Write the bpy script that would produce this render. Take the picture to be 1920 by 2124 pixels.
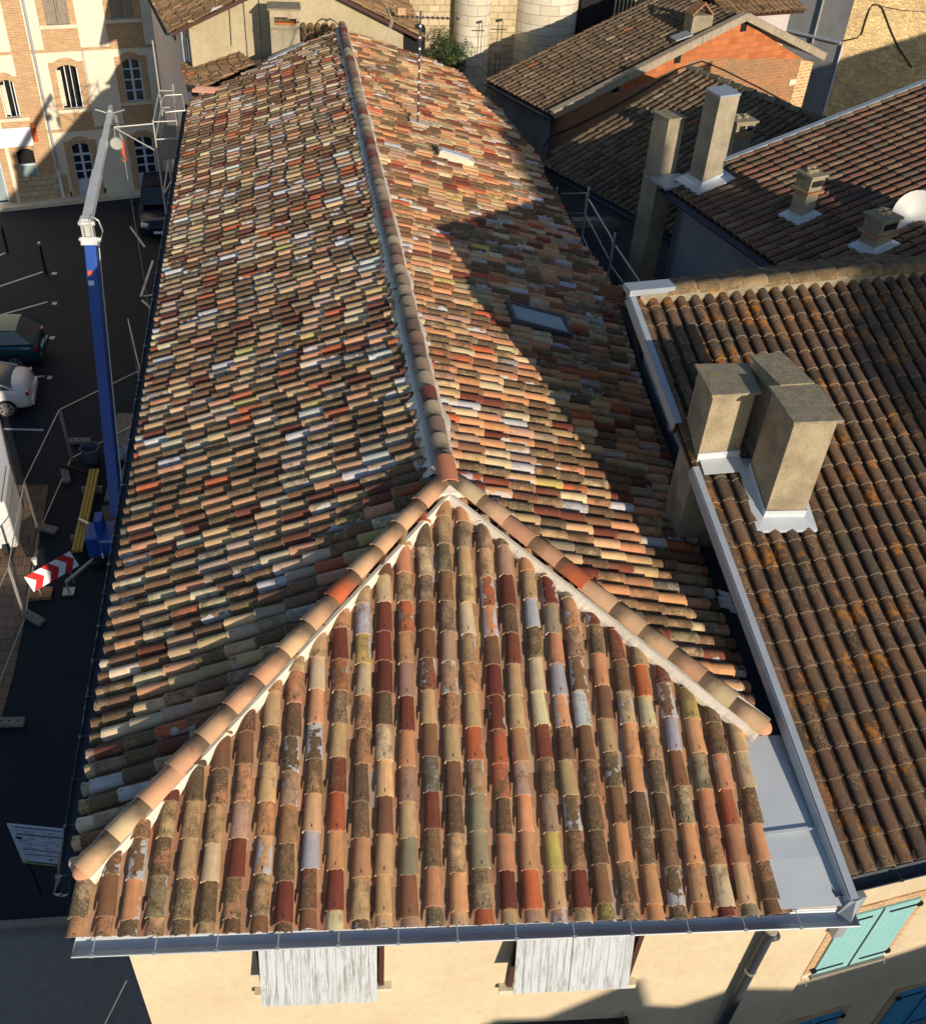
import bpy, math, random
import numpy as np
from mathutils import Vector, Matrix
random.seed(7); rng = np.random.default_rng(11)
S = bpy.context.scene; COL = S.collection
for o in list(bpy.data.objects): bpy.data.objects.remove(o)
# ------------------------------------------------------------------ camera
CAM = np.array([0., 0., 10.]); FPX = 2048.; CX, CY = 960., 1062.
def unit(v): v = np.array(v, float); return v/np.linalg.norm(v)
_down = unit([780-CX, -(3515-CY), -FPX]); _up = -_down
_r = unit([531-CX, 680+CY, -FPX]); _r = unit(_r-_up*np.dot(_r, _up)); _x = np.cross(_r, _up)
MC = np.array([_x, _r, _up])                      # camera axes -> world
cam = bpy.data.cameras.new('camera'); co = bpy.data.objects.new('camera', cam); COL.objects.link(co)
m4 = Matrix.Identity(4)
for i in range(3):
    for j in range(3): m4[i][j] = float(MC[i, j])
m4[2][3] = 10.
co.matrix_world = m4
cam.sensor_fit = 'HORIZONTAL'; cam.sensor_width = 36.; cam.lens = 36.*FPX/1920.; cam.clip_end = 2000; cam.clip_start = .1
S.camera = co
S.render.resolution_x = 925; S.render.resolution_y = 1024
# ------------------------------------------------------------------ light
SUN = unit([0.2891, -0.9192, 0.2672])              # towards the sun
w = bpy.data.worlds.new('World'); S.world = w; w.use_nodes = True
wn = w.node_tree.nodes; bg = wn['Background']; sky = wn.new('ShaderNodeTexSky'); sky.sky_type = 'NISHITA'; sky.sun_disc = False
sky.sun_elevation = math.radians(15.5); sky.sun_rotation = math.radians(180-17.5); sky.air_density = 1.0; sky.dust_density = .6; sky.ozone_density = 2.5
w.node_tree.links.new(sky.outputs[0], bg.inputs[0]); bg.inputs[1].default_value = 0.115
sl = bpy.data.lights.new('sun', 'SUN'); sl.energy = 5.0; sl.angle = math.radians(.5); sl.color = (1., .87, .70)
so = bpy.data.objects.new('sun', sl); COL.objects.link(so); so.location = (20, -40, 30)
so.rotation_euler = Vector(SUN.tolist()).to_track_quat('Z', 'Y').to_euler()
S.view_settings.view_transform = 'Standard'; S.view_settings.look = 'None'; S.view_settings.exposure = 0.; S.view_settings.gamma = 1.

# ------------------------------------------------------------------ survey helpers: photo bearing -> point on a real surface
Z3 = np.array([0, 0, 1.]); G = -9.5
def ray(px, py): return MC @ unit([px-CX, -(py-CY), -FPX])
def at(px, py, z=0.):
    v = ray(px, py); return CAM+v*((z-CAM[2])/v[2])
def on(px, py, P0, N):
    r = ray(px, py); return CAM+r*(np.dot(np.array(P0)-CAM, N)/np.dot(r, N))
def proj(P):
    q = MC.T @ (np.array(P, float)-CAM); return CX-FPX*q[0]/q[2], CY+FPX*q[1]/q[2]
def rise(P, py):
    a, b = -30., 9.5
    for _ in range(40):
        c = (a+b)/2
        if proj((P[0], P[1], c))[1] < py: b = c
        else: a = c
    return c
def A3(*p): return np.array(p, float)
# ------------------------------------------------------------------ materials
def lin(r, g, b):
    f = lambda c: (c/255/12.92 if c/255 <= .04045 else ((c/255+.055)/1.055)**2.4)
    return (f(r), f(g), f(b), 1)
class NT:
    def __init__(s, name):
        s.m = bpy.data.materials.new(name); s.m.use_nodes = True; s.t = s.m.node_tree; s.b = s.t.nodes['Principled BSDF']
    def n(s, typ, ins=None, **kw):
        x = s.t.nodes.new(typ)
        for k, v in kw.items(): setattr(x, k, v)
        for k, v in (ins or {}).items(): s.put(x.inputs[k], v)
        return x
    def put(s, sock, v):
        if isinstance(v, bpy.types.NodeSocket): s.t.links.new(v, sock)
        else: sock.default_value = v
    def mix(s, f, a, b, mode='MIX'):
        x = s.t.nodes.new('ShaderNodeMix'); x.data_type = 'RGBA'; x.blend_type = mode
        s.put(x.inputs[0], f); s.put(x.inputs[6], a); s.put(x.inputs[7], b); return x.outputs[2]
    def math(s, op, a, b=0., c=None, clamp=False):
        x = s.t.nodes.new('ShaderNodeMath'); x.operation = op; x.use_clamp = clamp
        s.put(x.inputs[0], a); s.put(x.inputs[1], b)
        if c is not None: s.put(x.inputs[2], c)
        return x.outputs[0]
    def ramp(s, v, lo, hi, a=0., b=1.):
        x = s.n('ShaderNodeMapRange', {0: v, 1: lo, 2: hi, 3: a, 4: b}); x.clamp = True; return x.outputs[0]
    def noise(s, vec, sc, det=4., rough=.6, dist=0.):
        return s.n('ShaderNodeTexNoise', {'Vector': vec, 'Scale': sc, 'Detail': det, 'Roughness': rough, 'Distortion': dist}).outputs[0]
    def bump(s, h, strength=.3, dist=.01):
        x = s.n('ShaderNodeBump', {'Height': h, 'Strength': strength, 'Distance': dist}); s.put(s.b.inputs['Normal'], x.outputs[0])
    def obj(s): return s.n('ShaderNodeTexCoord').outputs['Object']
    def uv(s): return s.n('ShaderNodeUVMap').outputs[0]
    def fin(s, col, rough=.85, metal=0.):
        s.put(s.b.inputs['Base Color'], col); s.put(s.b.inputs['Roughness'], rough); s.put(s.b.inputs['Metallic'], metal); return s.m
def m_plain(name, c, rough=.7, metal=0., var=.25, sc=3., bump=.15):
    k = NT(name); o = k.obj(); n = k.noise(o, sc, 6.); n2 = k.noise(o, sc*14, 3.)
    v = k.math('MULTIPLY_ADD', n, var*1.4, 1-var*.7); v = k.math('MULTIPLY', v, k.math('MULTIPLY_ADD', n2, var*.6, 1-var*.3))
    col = k.mix(1., c, k.n('ShaderNodeCombineColor', {0: v, 1: v, 2: v}).outputs[0], 'MULTIPLY')
    k.bump(n2, bump, .005); return k.fin(col, k.math('MULTIPLY_ADD', n, .2, rough-.1), metal)
def m_stucco(name, c, dirt=lin(110, 95, 75), amt=.4, pits=0., sc=1.2, coarse=.5, gain=1.25, spots=0):
    k = NT(name); o = k.obj(); n = k.noise(o, sc, 8., .62); fine = k.noise(o, 55., 4.); mid = k.noise(o, 9., 5.)
    st = k.n('ShaderNodeVectorMath', {0: o, 1: (3.5, 3.5, .35)}, operation='MULTIPLY').outputs[0]
    drip = k.ramp(k.noise(st, 1.6, 6.), .5, .78)
    a = k.math('MULTIPLY', k.ramp(n, .42, .72), amt); a = k.math('MAXIMUM', a, k.math('MULTIPLY', drip, amt*.55))
    col = k.mix(a, c, dirt)
    v = k.math('MULTIPLY_ADD', fine, coarse*.5, gain*.8-coarse*.25); v = k.math('MULTIPLY', v, k.math('MULTIPLY_ADD', mid, .3, .85))
    col = k.mix(1., col, k.n('ShaderNodeCombineColor', {0: v, 1: v, 2: v}).outputs[0], 'MULTIPLY')
    if pits:
        vo = k.n('ShaderNodeTexVoronoi', {'Vector': o, 'Scale': 36., 'Randomness': 1.}).outputs[0]
        p = k.math('MULTIPLY', k.ramp(vo, .12, .32, 1., 0.), k.ramp(k.noise(o, 7.), .40, .52))
        col = k.mix(k.math('MULTIPLY', p, pits), col, lin(80, 72, 60))
    if spots:
        vo = k.n('ShaderNodeTexVoronoi', {'Vector': o, 'Scale': 9.}).outputs[0]
        col = k.mix(k.math('MULTIPLY', k.ramp(vo, .2, .3, 1., 0.), k.ramp(k.noise(o, 2.3, 6.), .5, .56)), col, lin(176, 130, 40))
        col = k.mix(k.math('MULTIPLY', k.ramp(k.noise(o, 26., 6., .8), .5, .62), .6), col, lin(70, 66, 54))
    k.bump(k.math('ADD', fine, mid), .5, .012); return k.fin(col, .92)
def m_brick(name, c1, c2, mortar, bw=.24, bh=.06, ms=.008, var=.5, patch=None, sq=1.):
    k = NT(name); u = k.uv(); wob = k.n('ShaderNodeVectorMath', {0: u, 1: k.n('ShaderNodeVectorMath', {0: k.n('ShaderNodeTexNoise', {'Vector': u, 'Scale': 2.5}).outputs[1], 1: (.03, .03, 0)}, operation='MULTIPLY').outputs[0]}, operation='ADD').outputs[0]
    b = k.n('ShaderNodeTexBrick', {'Vector': wob, 'Color1': c1, 'Color2': c2, 'Mortar': mortar, 'Scale': 1., 'Mortar Size': ms, 'Mortar Smooth': .3, 'Brick Width': bw, 'Row Height': bh, 'Bias': -.1})
    n = k.noise(u, 3., 7.); f = k.noise(u, 40., 4.)
    v = k.math('MULTIPLY', k.math('MULTIPLY_ADD', n, var, 1.05-var/2), k.math('MULTIPLY_ADD', f, .5, .78))
    col = k.mix(1., b.outputs[0], k.n('ShaderNodeCombineColor', {0: v, 1: v, 2: v}).outputs[0], 'MULTIPLY')
    if patch:
        col = k.mix(k.ramp(k.noise(u, 1.3, 8., .65), .5, .6), col, patch)
    k.bump(k.math('MULTIPLY_ADD', b.outputs[1], -1.2, f), .6, .012); return k.fin(col, .9)
def m_rubble(name, c1, c2, mortar, sc=3.2):
    k = NT(name); u = k.uv(); st = k.n('ShaderNodeVectorMath', {0: u, 1: (1., 1.9, 1.)}, operation='MULTIPLY').outputs[0]
    wob = k.n('ShaderNodeVectorMath', {0: st, 1: k.n('ShaderNodeVectorMath', {0: k.n('ShaderNodeTexNoise', {'Vector': u, 'Scale': 4.}).outputs[1], 1: (.12, .12, 0)}, operation='MULTIPLY').outputs[0]}, operation='ADD').outputs[0]
    vo = k.n('ShaderNodeTexVoronoi', {'Vector': wob, 'Scale': sc}); ed = k.n('ShaderNodeTexVoronoi', {'Vector': wob, 'Scale': sc}, feature='DISTANCE_TO_EDGE')
    sep = k.n('ShaderNodeSeparateColor', {0: vo.outputs[1]}).outputs[0]
    col = k.mix(sep, c1, c2); col = k.mix(k.math('MULTIPLY', k.ramp(ed.outputs[0], .01, .09, 1., 0.), .7), col, mortar)
    n = k.noise(u, 1., 7.); f = k.noise(u, 30., 5.); v = k.math('MULTIPLY', k.math('MULTIPLY_ADD', n, .7, .65), k.math('MULTIPLY_ADD', f, 1.0, .7))
    col = k.mix(1., col, k.n('ShaderNodeCombineColor', {0: v, 1: v, 2: v}).outputs[0], 'MULTIPLY')
    k.bump(k.math('ADD', k.ramp(ed.outputs[0], 0., .12), f), .8, .03); return k.fin(col, .93)
def m_tile(name, dark, pale, orange=0., lime=lin(196, 192, 190), spot=.5, fac=1.):
    """clay tile: colour per tile in 'Col' (alpha = lichen), place on the tile in 'Tl' (u, v, seed; alpha = lime)"""
    k = NT(name); a = k.n('ShaderNodeAttribute', attribute_name='Col'); t = k.n('ShaderNodeAttribute', attribute_name='Tl')
    sp = k.n('ShaderNodeSeparateXYZ', {0: t.outputs[1]}); u, v, sd = sp.outputs; o = k.obj()
    off = k.n('ShaderNodeVectorMath', {0: o, 1: k.n('ShaderNodeCombineXYZ', {0: k.math('MULTIPLY', sd, 37.), 1: k.math('MULTIPLY', sd, 71.), 2: 0.}).outputs[0]}, operation='ADD').outputs[0]
    n1 = k.noise(off, 9., 5.); n2 = k.noise(off, 52., 6., .75); n3 = k.noise(off, 5., 6., .65); n4 = k.noise(o, 1.1, 3.)
    li = a.outputs[3]; lm = t.outputs[3]
    vv = k.math('MULTIPLY', k.math('MULTIPLY_ADD', n1, .55, .72), k.math('MULTIPLY_ADD', n4, .5, .78)); vv = k.math('MULTIPLY', vv, fac)
    col = k.mix(1., a.outputs[0], k.n('ShaderNodeCombineColor', {0: vv, 1: vv, 2: vv}).outputs[0], 'MULTIPLY')
    # fine crust of lichen covering the whole tile on the older ones
    stk = k.n('ShaderNodeCombineXYZ', {0: k.math('MULTIPLY_ADD', u, 2.6, k.math('MULTIPLY', sd, 90.)), 1: k.math('MULTIPLY', v, .8), 2: 0.}).outputs[0]
    sv = k.math('MULTIPLY_ADD', k.noise(stk, 1.6, 5., .65), .7, .66); col = k.mix(1., col, k.n('ShaderNodeCombineColor', {0: sv, 1: sv, 2: sv}).outputs[0], 'MULTIPLY')
    g1 = k.noise(off, 24., 7., .85); crust = k.mix(k.ramp(g1, .42, .5), lin(56, 42, 30), lin(138, 108, 76)); crust = k.mix(k.ramp(g1, .54, .62), crust, lin(194, 174, 134))
    crust = k.mix(.4, crust, col)
    col = k.mix(k.math('MULTIPLY', k.ramp(k.math('ADD', li, k.math('MULTIPLY', k.math('SUBTRACT', n3, .5), 1.6)), .52, .74), .82), col, crust)
    # weathering patches
    thr = k.math('MULTIPLY_ADD', li, -.30, .76)
    d = k.math('SUBTRACT', k.math('MULTIPLY_ADD', n2, .55, k.math('MULTIPLY', n3, .5)), k.math('MULTIPLY', thr, .98))
    col = k.mix(k.math('MULTIPLY', k.ramp(d, 0., .07), .9), col, dark)
    vo = k.n('ShaderNodeTexVoronoi', {'Vector': off, 'Scale': 42.}).outputs[0]
    ps = k.math('MULTIPLY', k.ramp(vo, .13, .24, 1., 0.), k.math('MULTIPLY', k.ramp(n3, .42, .62), k.math('MULTIPLY', li, spot*1.6)), clamp=True)
    col = k.mix(ps, col, pale)
    if orange:
        og = k.math('MULTIPLY', k.ramp(k.noise(o, 1.9, 8., .75), .53, .6), orange)
        og = k.math('MULTIPLY', og, k.ramp(k.noise(o, 14., 4.), .4, .55)); col = k.mix(og, col, lin(178, 112, 30))
    au = k.math('ABSOLUTE', u)
    lmask = k.math('ADD', k.math('MULTIPLY', au, .55), k.math('MULTIPLY', k.math('SUBTRACT', n3, .5), 2.4))
    lmask = k.math('MULTIPLY', k.ramp(lmask, k.math('SUBTRACT', .95, lm), k.math('SUBTRACT', 1.02, lm)), k.ramp(lm, .05, .15))
    col = k.mix(k.math('MULTIPLY', lmask, .85), col, lime)
    # nail hole near the lower end
    q = k.math('ADD', k.math('POWER', k.math('MULTIPLY', u, 1.5), 2.), k.math('POWER', k.math('MULTIPLY', k.math('SUBTRACT', v, .13), 1.7), 2.))
    hole = k.math('MULTIPLY', k.ramp(q, .004, .012, 1., 0.), k.math('GREATER_THAN', k.math('FRACT', k.math('MULTIPLY', sd, 17.3)), .55))
    col = k.mix(k.math('MULTIPLY', hole, .85), col, lin(45, 32, 22))
    col = k.mix(k.math('MULTIPLY', k.ramp(v, .0, .03, 1., 0.), .25), col, lin(225, 205, 170))
    k.bump(k.math('ADD', n2, k.math('MULTIPLY', n1, .5)), .35, .008); return k.fin(col, .88)
def m_cap(name):
    k = NT(name); a = k.n('ShaderNodeAttribute', attribute_name='Col'); t = k.n('ShaderNodeAttribute', attribute_name='Tl')
    sp = k.n('ShaderNodeSeparateXYZ', {0: t.outputs[1]}); u, v, sd = sp.outputs; o = k.obj(); n = k.noise(o, 5., 4.); f = k.noise(o, 50., 4.)
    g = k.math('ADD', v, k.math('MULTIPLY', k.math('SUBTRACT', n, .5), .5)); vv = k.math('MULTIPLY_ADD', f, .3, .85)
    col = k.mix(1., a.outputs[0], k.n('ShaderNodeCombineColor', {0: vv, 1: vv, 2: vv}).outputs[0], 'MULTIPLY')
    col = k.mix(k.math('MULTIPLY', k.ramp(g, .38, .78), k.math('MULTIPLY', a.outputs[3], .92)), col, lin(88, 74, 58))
    k.bump(f, .2, .004); return k.fin(col, .8)
def m_metal(name, c, rough=.35, metal=.85, var=.3):
    k = NT(name); o = k.obj(); n = k.noise(o, 2.5, 7.); f = k.noise(o, 22., 4.)
    v = k.math('MULTIPLY_ADD', n, var, 1-var/2); col = k.mix(1., c, k.n('ShaderNodeCombineColor', {0: v, 1: v, 2: v}).outputs[0], 'MULTIPLY')
    k.bump(n, .25, .01); return k.fin(col, k.math('MULTIPLY_ADD', f, .3, rough-.1), metal)
def m_wood(name, c1, c2, sc=1.):
    k = NT(name); u = k.uv(); st = k.n('ShaderNodeVectorMath', {0: u, 1: (22., 1.4, 1.)}, operation='MULTIPLY').outputs[0]
    n = k.noise(st, 1.3*sc, 8., .7, 1.2); s = k.n('ShaderNodeVectorMath', {0: u, 1: (1., .0, 0)}, operation='MULTIPLY').outputs[0]
    col = k.mix(k.ramp(n, .48, .62), c1, c2); k.bump(n, .5, .006); return k.fin(col, .8)
def m_glass(name, c=(.02, .03, .04, 1), rough=.08):
    k = NT(name); k.b.inputs['Specular IOR Level'].default_value = .8; return k.fin(c, rough)
def m_leaf(name):
    k = NT(name); o = k.obj(); n = k.noise(o, 9., 3.); col = k.mix(k.ramp(n, .35, .65), (.02, .045, .012, 1), (.075, .12, .03, 1))
    m = k.fin(col, .6); k.b.inputs['Transmission Weight'].default_value = 0; return m
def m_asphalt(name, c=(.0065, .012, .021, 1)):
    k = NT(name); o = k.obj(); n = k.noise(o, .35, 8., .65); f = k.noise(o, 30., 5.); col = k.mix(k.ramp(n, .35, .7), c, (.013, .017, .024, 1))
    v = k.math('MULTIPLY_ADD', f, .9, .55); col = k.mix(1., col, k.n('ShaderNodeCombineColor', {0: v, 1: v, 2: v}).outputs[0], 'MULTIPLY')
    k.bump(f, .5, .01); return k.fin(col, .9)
def m_paving(name):
    k = NT(name); o = k.obj(); b = k.n('ShaderNodeTexBrick', {'Vector': o, 'Color1': lin(150, 120, 95), 'Color2': lin(130, 105, 85), 'Mortar': lin(70, 60, 50), 'Scale': 1., 'Mortar Size': .012, 'Brick Width': .6, 'Row Height': .4})
    n = k.noise(o, 2., 6.); v = k.math('MULTIPLY_ADD', n, .7, .6); col = k.mix(1., b.outputs[0], k.n('ShaderNodeCombineColor', {0: v, 1: v, 2: v}).outputs[0], 'MULTIPLY'); return k.fin(col, .9)
M = dict(
    tile=m_tile('clay_tile_reclaimed', lin(92, 76, 52), lin(190, 178, 140)),
    tileB=m_tile('clay_tile_brown', lin(70, 58, 44), lin(175, 168, 140), orange=.9, spot=2.2),
    tileC=m_tile('clay_tile_dark', lin(66, 56, 42), lin(150, 140, 115), orange=.1, spot=.4),
    tileF=m_tile('clay_tile_old', lin(95, 78, 50), lin(190, 170, 120), orange=.25, spot=.6),
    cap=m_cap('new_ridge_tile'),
    mortar=m_stucco('lime_mortar', lin(225, 214, 196), lin(180, 165, 145), .25, coarse=.3),
    wall=m_stucco('cream_render', lin(216, 198, 166), lin(180, 154, 116), .4, coarse=.25, sc=.7),
    wallB=m_stucco('beige_render', lin(208, 190, 158), lin(150, 132, 105), .4, coarse=.25, sc=.6),
    wallF=m_stucco('yellow_render', lin(184, 170, 138), lin(136, 120, 92), .5, pits=.5, coarse=.8),
    wallG=m_stucco('facade_render', lin(228, 218, 196), lin(205, 190, 160), .35, coarse=.15, sc=.5),
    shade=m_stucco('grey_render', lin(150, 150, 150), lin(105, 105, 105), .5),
    pinkish=m_stucco('pale_side_render', lin(196, 186, 184), lin(150, 145, 140), .3),
    chim=m_stucco('pitted_chimney_render', lin(168, 152, 124), lin(96, 88, 72), .75, pits=.8, coarse=.8, sc=2.2),
    cement=m_stucco('smooth_cement_render', lin(166, 154, 130), lin(100, 94, 80), .65, coarse=.35, sc=1.8),
    capst=m_stucco('lichen_cement_slab', lin(158, 146, 122), lin(112, 104, 84), .7, pits=.5, coarse=1., sc=5., spots=1),
    brickO=m_brick('orange_brick', lin(188, 112, 64), lin(164, 90, 50), lin(150, 104, 72), .42, .2, .012, .35),
    brickL=m_brick('weathered_brick', lin(170, 112, 74), lin(140, 98, 68), lin(160, 130, 96), .3, .11, .02, .6, lin(150, 118, 86)),
    brickY=m_brick('thin_buff_brick', lin(188, 148, 104), lin(166, 122, 84), lin(204, 186, 154), .24, .065, .009, .35),
    brickQ=m_brick('quoin_brick', lin(200, 160, 108), lin(176, 132, 84), lin(214, 196, 160), .28, .12, .018, .4),
    stone=m_brick('limestone_ashlar', lin(208, 200, 180), lin(194, 184, 160), lin(150, 140, 118), .75, .36, .012, .3),
    stoneS=m_brick('limestone_small', lin(196, 180, 146), lin(176, 156, 120), lin(150, 132, 100), .42, .24, .016, .5),
    rubble=m_rubble('rubble_stone', lin(222, 192, 136), lin(176, 150, 106), lin(200, 176, 134), 5.),
    slab=m_stucco('pale_stone', lin(224, 212, 186), lin(170, 158, 130), .4, coarse=.3),
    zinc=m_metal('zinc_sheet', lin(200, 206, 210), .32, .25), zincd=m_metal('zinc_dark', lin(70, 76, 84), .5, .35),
    zincl=m_plain('grey_capping', lin(168, 176, 184), .45, .3, .2), wooddk=m_plain('brown_timber', lin(74, 44, 34), .7),
    woodw=m_wood('weathered_white_paint', lin(192, 198, 202), lin(146, 146, 142)), woodg=m_wood('grey_board', lin(150, 138, 120), lin(105, 95, 82)),
    verge=m_wood('silvered_timber', lin(170, 156, 134), lin(120, 106, 88)),
    aqua=m_plain('aqua_paint', lin(142, 192, 192), .5, 0, .1), aquad=m_plain('blue_paint_shutter', lin(70, 150, 190), .5, 0, .1), iron=m_plain('black_iron', lin(40, 38, 40), .5, .4),
    white=m_plain('white_paint', lin(226, 226, 222), .5, 0, .12), pvc=m_plain('blue_white_joinery', lin(196, 206, 222), .45, 0, .1),
    glass=m_glass('dark_glass'), glassg=m_glass('frosted_glass', (.28, .36, .36, 1), .3), black=m_plain('dark_interior', (.006, .006, .007, 1), .9),
    asphalt=m_asphalt('asphalt'), paving=m_paving('paving'), paint=m_plain('road_paint', lin(200, 200, 198), .7, 0, .4, 6.),
    concrete=m_plain('concrete', lin(140, 132, 120), .85, 0, .5, 5.), galv=m_plain('galvanised_steel', lin(196, 196, 186), .4, .5, .3),
    blue=m_plain('crane_blue', lin(34, 78, 160), .35, 0., .15), alu=m_plain('brushed_aluminium', lin(212, 212, 208), .4, .35, .25), orange=m_plain('orange_steel', lin(206, 82, 36), .5),
    yellow=m_plain('yellow_board', lin(206, 168, 70), .7, 0, .2), sigy=m_plain('yellow_plate', lin(190, 200, 90), .5),
    red=m_plain('sign_red', lin(206, 28, 26), .4, 0, .05), signw=m_plain('sign_white', lin(235, 238, 240), .4, 0, .05), lamp=m_plain('lamp_red', lin(190, 20, 30), .2),
    carw=m_plain('car_white', lin(226, 224, 220), .22, 0, .03, bump=0), cart=m_plain('car_teal', lin(26, 74, 86), .2, .35, .05, bump=0), card=m_plain('car_navy', lin(30, 36, 62), .2, .3, .05, bump=0),
    rubber=m_plain('rubber', (.02, .02, .02, 1), .8), rim=m_plain('alloy', lin(196, 192, 186), .3, .6, .1), leaf=m_leaf('leaves'), bark=m_plain('bark', lin(90, 74, 56), .9),
    ink=m_plain('print_dark', lin(40, 50, 84), .6, 0, .05), board=m_plain('board_white', lin(190, 200, 220), .5, 0, .06), green=m_plain('board_green', lin(150, 180, 110), .5), bucket=m_plain('grey_plastic', lin(92, 100, 116), .5), bag=m_plain('plastic_bag', lin(150, 160, 180), .5),
    dish=m_plain('dish_white', lin(206, 206, 200), .45, 0, .08), cable=m_plain('black_cable', (.015, .013, .012, 1), .6), bird=m_plain('grey_feathers', lin(110, 100, 84), .8), pink=m_stucco('pink_mortar', lin(204, 150, 116), lin(160, 112, 84), .4))
# ------------------------------------------------------------------ mesh helpers
def tag(o, label=None, cat=None, group=None, kind=None):
    for k_, v_ in (('label', label), ('category', cat), ('group', group), ('kind', kind)):
        if v_: o[k_] = v_
    return o
def thing(name, loc, label, cat, group=None):
    o = bpy.data.objects.new(name, None); o.location = [float(c) for c in loc]; o.empty_display_size = .3; COL.objects.link(o); return tag(o, label, cat, group)
def wloc(o):
    v = np.zeros(3)
    while o is not None: v = v+np.array(o.location); o = o.parent
    return v
def link(name, V, F, mat, parent=None, label=None, smooth=False, attrs=None, uv=True):
    V = np.array(V, float).reshape(-1, 3); base = wloc(parent) if parent is not None else V.min(0)*A3(.5, .5, 1)+V.max(0)*A3(.5, .5, 0)
    me = bpy.data.meshes.new(name); me.from_pydata((V-base).tolist(), [], [list(map(int, f)) for f in F]); me.update()
    if uv:
        L = me.uv_layers.new(name='UVMap'); n_ = np.zeros(len(me.polygons)*3); me.polygons.foreach_get('normal', n_); n_ = n_.reshape(-1, 3)
        vi = np.zeros(len(me.loops), int); me.loops.foreach_get('vertex_index', vi); tot = np.zeros(len(me.polygons), int); me.polygons.foreach_get('loop_total', tot)
        N = np.repeat(n_, tot, 0); T = np.cross(np.tile(Z3, (len(N), 1)), N); ln = np.linalg.norm(T, axis=1); T[ln < .15] = (1, 0, 0); T /= np.linalg.norm(T, axis=1)[:, None]
        B = np.cross(N, T); P = V[vi]; UV = np.stack([(P*T).sum(1), (P*B).sum(1)], 1); L.data.foreach_set('uv', UV.ravel().astype(np.float32))
    for an, arr in (attrs or {}).items():
        at_ = me.attributes.new(an, 'FLOAT_COLOR', 'POINT'); at_.data.foreach_set('color', np.array(arr, np.float32).ravel())
    if smooth: me.polygons.foreach_set('use_smooth', [True]*len(me.polygons))
    mats = mat if isinstance(mat, (list, tuple)) else [mat]
    for mm in mats: me.materials.append(mm)
    o = bpy.data.objects.new(name, me); COL.objects.link(o)
    if parent is not None: o.parent = parent
    else: o.location = base.tolist()
    if label: o['label'] = label
    return o
class MB:
    def __init__(s): s.V = []; s.F = []
    def add(s, V, F):
        b = len(s.V); s.V += [list(map(float, v)) for v in V]; s.F += [[b+i for i in f] for f in F]; return s
    def quad(s, a, b, c, d): return s.add([a, b, c, d], [(0, 1, 2, 3)])
    def poly(s, P): return s.add(P, [tuple(range(len(P)))])
    def prism(s, P, d):                                   # planar polygon extruded by vector d
        P = [np.array(p, float) for p in P]; d = np.array(d, float); n = len(P)
        nn = sum(np.cross(P[i]-P[0], P[(i+1) % n]-P[0]) for i in range(1, n-1))
        if np.dot(nn, d) > 0: P = P[::-1]
        return s.add(P+[p+d for p in P], [tuple(range(n)), tuple(range(2*n-1, n-1, -1))]+[(i, i+n, (i+1) % n+n, (i+1) % n)[::1] for i in range(n)])
    def hexa(s, b4, t4):                                  # bottom 4 (ccw from above), top 4
        return s.add(list(b4)+list(t4), [(3, 2, 1, 0), (4, 5, 6, 7), (0, 1, 5, 4), (1, 2, 6, 5), (2, 3, 7, 6), (3, 0, 4, 7)])
    def box(s, c, x, y, z, a, b, h):                      # centre, 3 axes, half sizes
        c, x, y, z = [np.array(q, float) for q in (c, x, y, z)]; x = unit(x)*a; y = unit(y)*b; z = unit(z)*h
        return s.hexa([c-x-y-z, c+x-y-z, c+x+y-z, c-x+y-z], [c-x-y+z, c+x-y+z, c+x+y+z, c-x+y+z])
    def abox(s, x0, x1, y0, y1, z0, z1): return s.hexa([(x0, y0, z0), (x1, y0, z0), (x1, y1, z0), (x0, y1, z0)], [(x0, y0, z1), (x1, y0, z1), (x1, y1, z1), (x0, y1, z1)])
    def tube(s, pts, r, n=8, r1=None, caps=True):
        pts = [np.array(p, float) for p in pts]; R = []; m = len(pts)
        for i, p in enumerate(pts):
            t = unit(pts[min(i+1, m-1)]-pts[max(i-1, 0)]); a = unit(np.cross(t, (0, 0, 1) if abs(t[2]) < .9 else (1, 0, 0))); b = np.cross(t, a)
            rr = r if r1 is None else r+(r1-r)*i/(m-1)
            R += [p+rr*(math.cos(2*math.pi*k/n)*a+math.sin(2*math.pi*k/n)*b) for k in range(n)]
        F = [(i*n+k, i*n+(k+1) % n, (i+1)*n+(k+1) % n, (i+1)*n+k) for i in range(m-1) for k in range(n)]
        if caps: F += [tuple(range(n))[::-1], tuple((m-1)*n+k for k in range(n))]
        return s.add(R, F)
    def build(s, name, mat, parent=None, label=None, smooth=False): return link(name, s.V, s.F, mat, parent, label, smooth)
def inter(poly, s0):                                      # t range of a polygon on the line s = s0
    ts = []
    for i in range(len(poly)):
        a, b = poly[i], poly[(i+1) % len(poly)]
        if (a[0]-s0)*(b[0]-s0) <= 0 and abs(a[0]-b[0]) > 1e-9: ts.append(a[1]+(b[1]-a[1])*(s0-a[0])/(b[0]-a[0]))
    return (min(ts), max(ts)) if len(ts) >= 2 else None
PAL_MAIN = [((196, 158, 112), .20), ((200, 140, 96), .22), ((176, 138, 112), .09), ((188, 98, 58), .06), ((116, 58, 40), .12), ((156, 140, 108), .04), ((124, 86, 58), .15), ((206, 180, 138), .08), ((190, 166, 92), .012), ((184, 178, 176), .03)]
PAL_LEFT = [((190, 158, 118), .18), ((186, 138, 104), .15), ((176, 150, 130), .10), ((176, 94, 60), .05), ((108, 62, 48), .11), ((150, 136, 110), .05), ((118, 88, 64), .17), ((200, 182, 148), .08), ((180, 162, 100), .015), ((186, 184, 180), .035)]
PAL_B = [((98, 74, 56), .5), ((82, 66, 52), .3), ((110, 82, 60), .2)]
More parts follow.
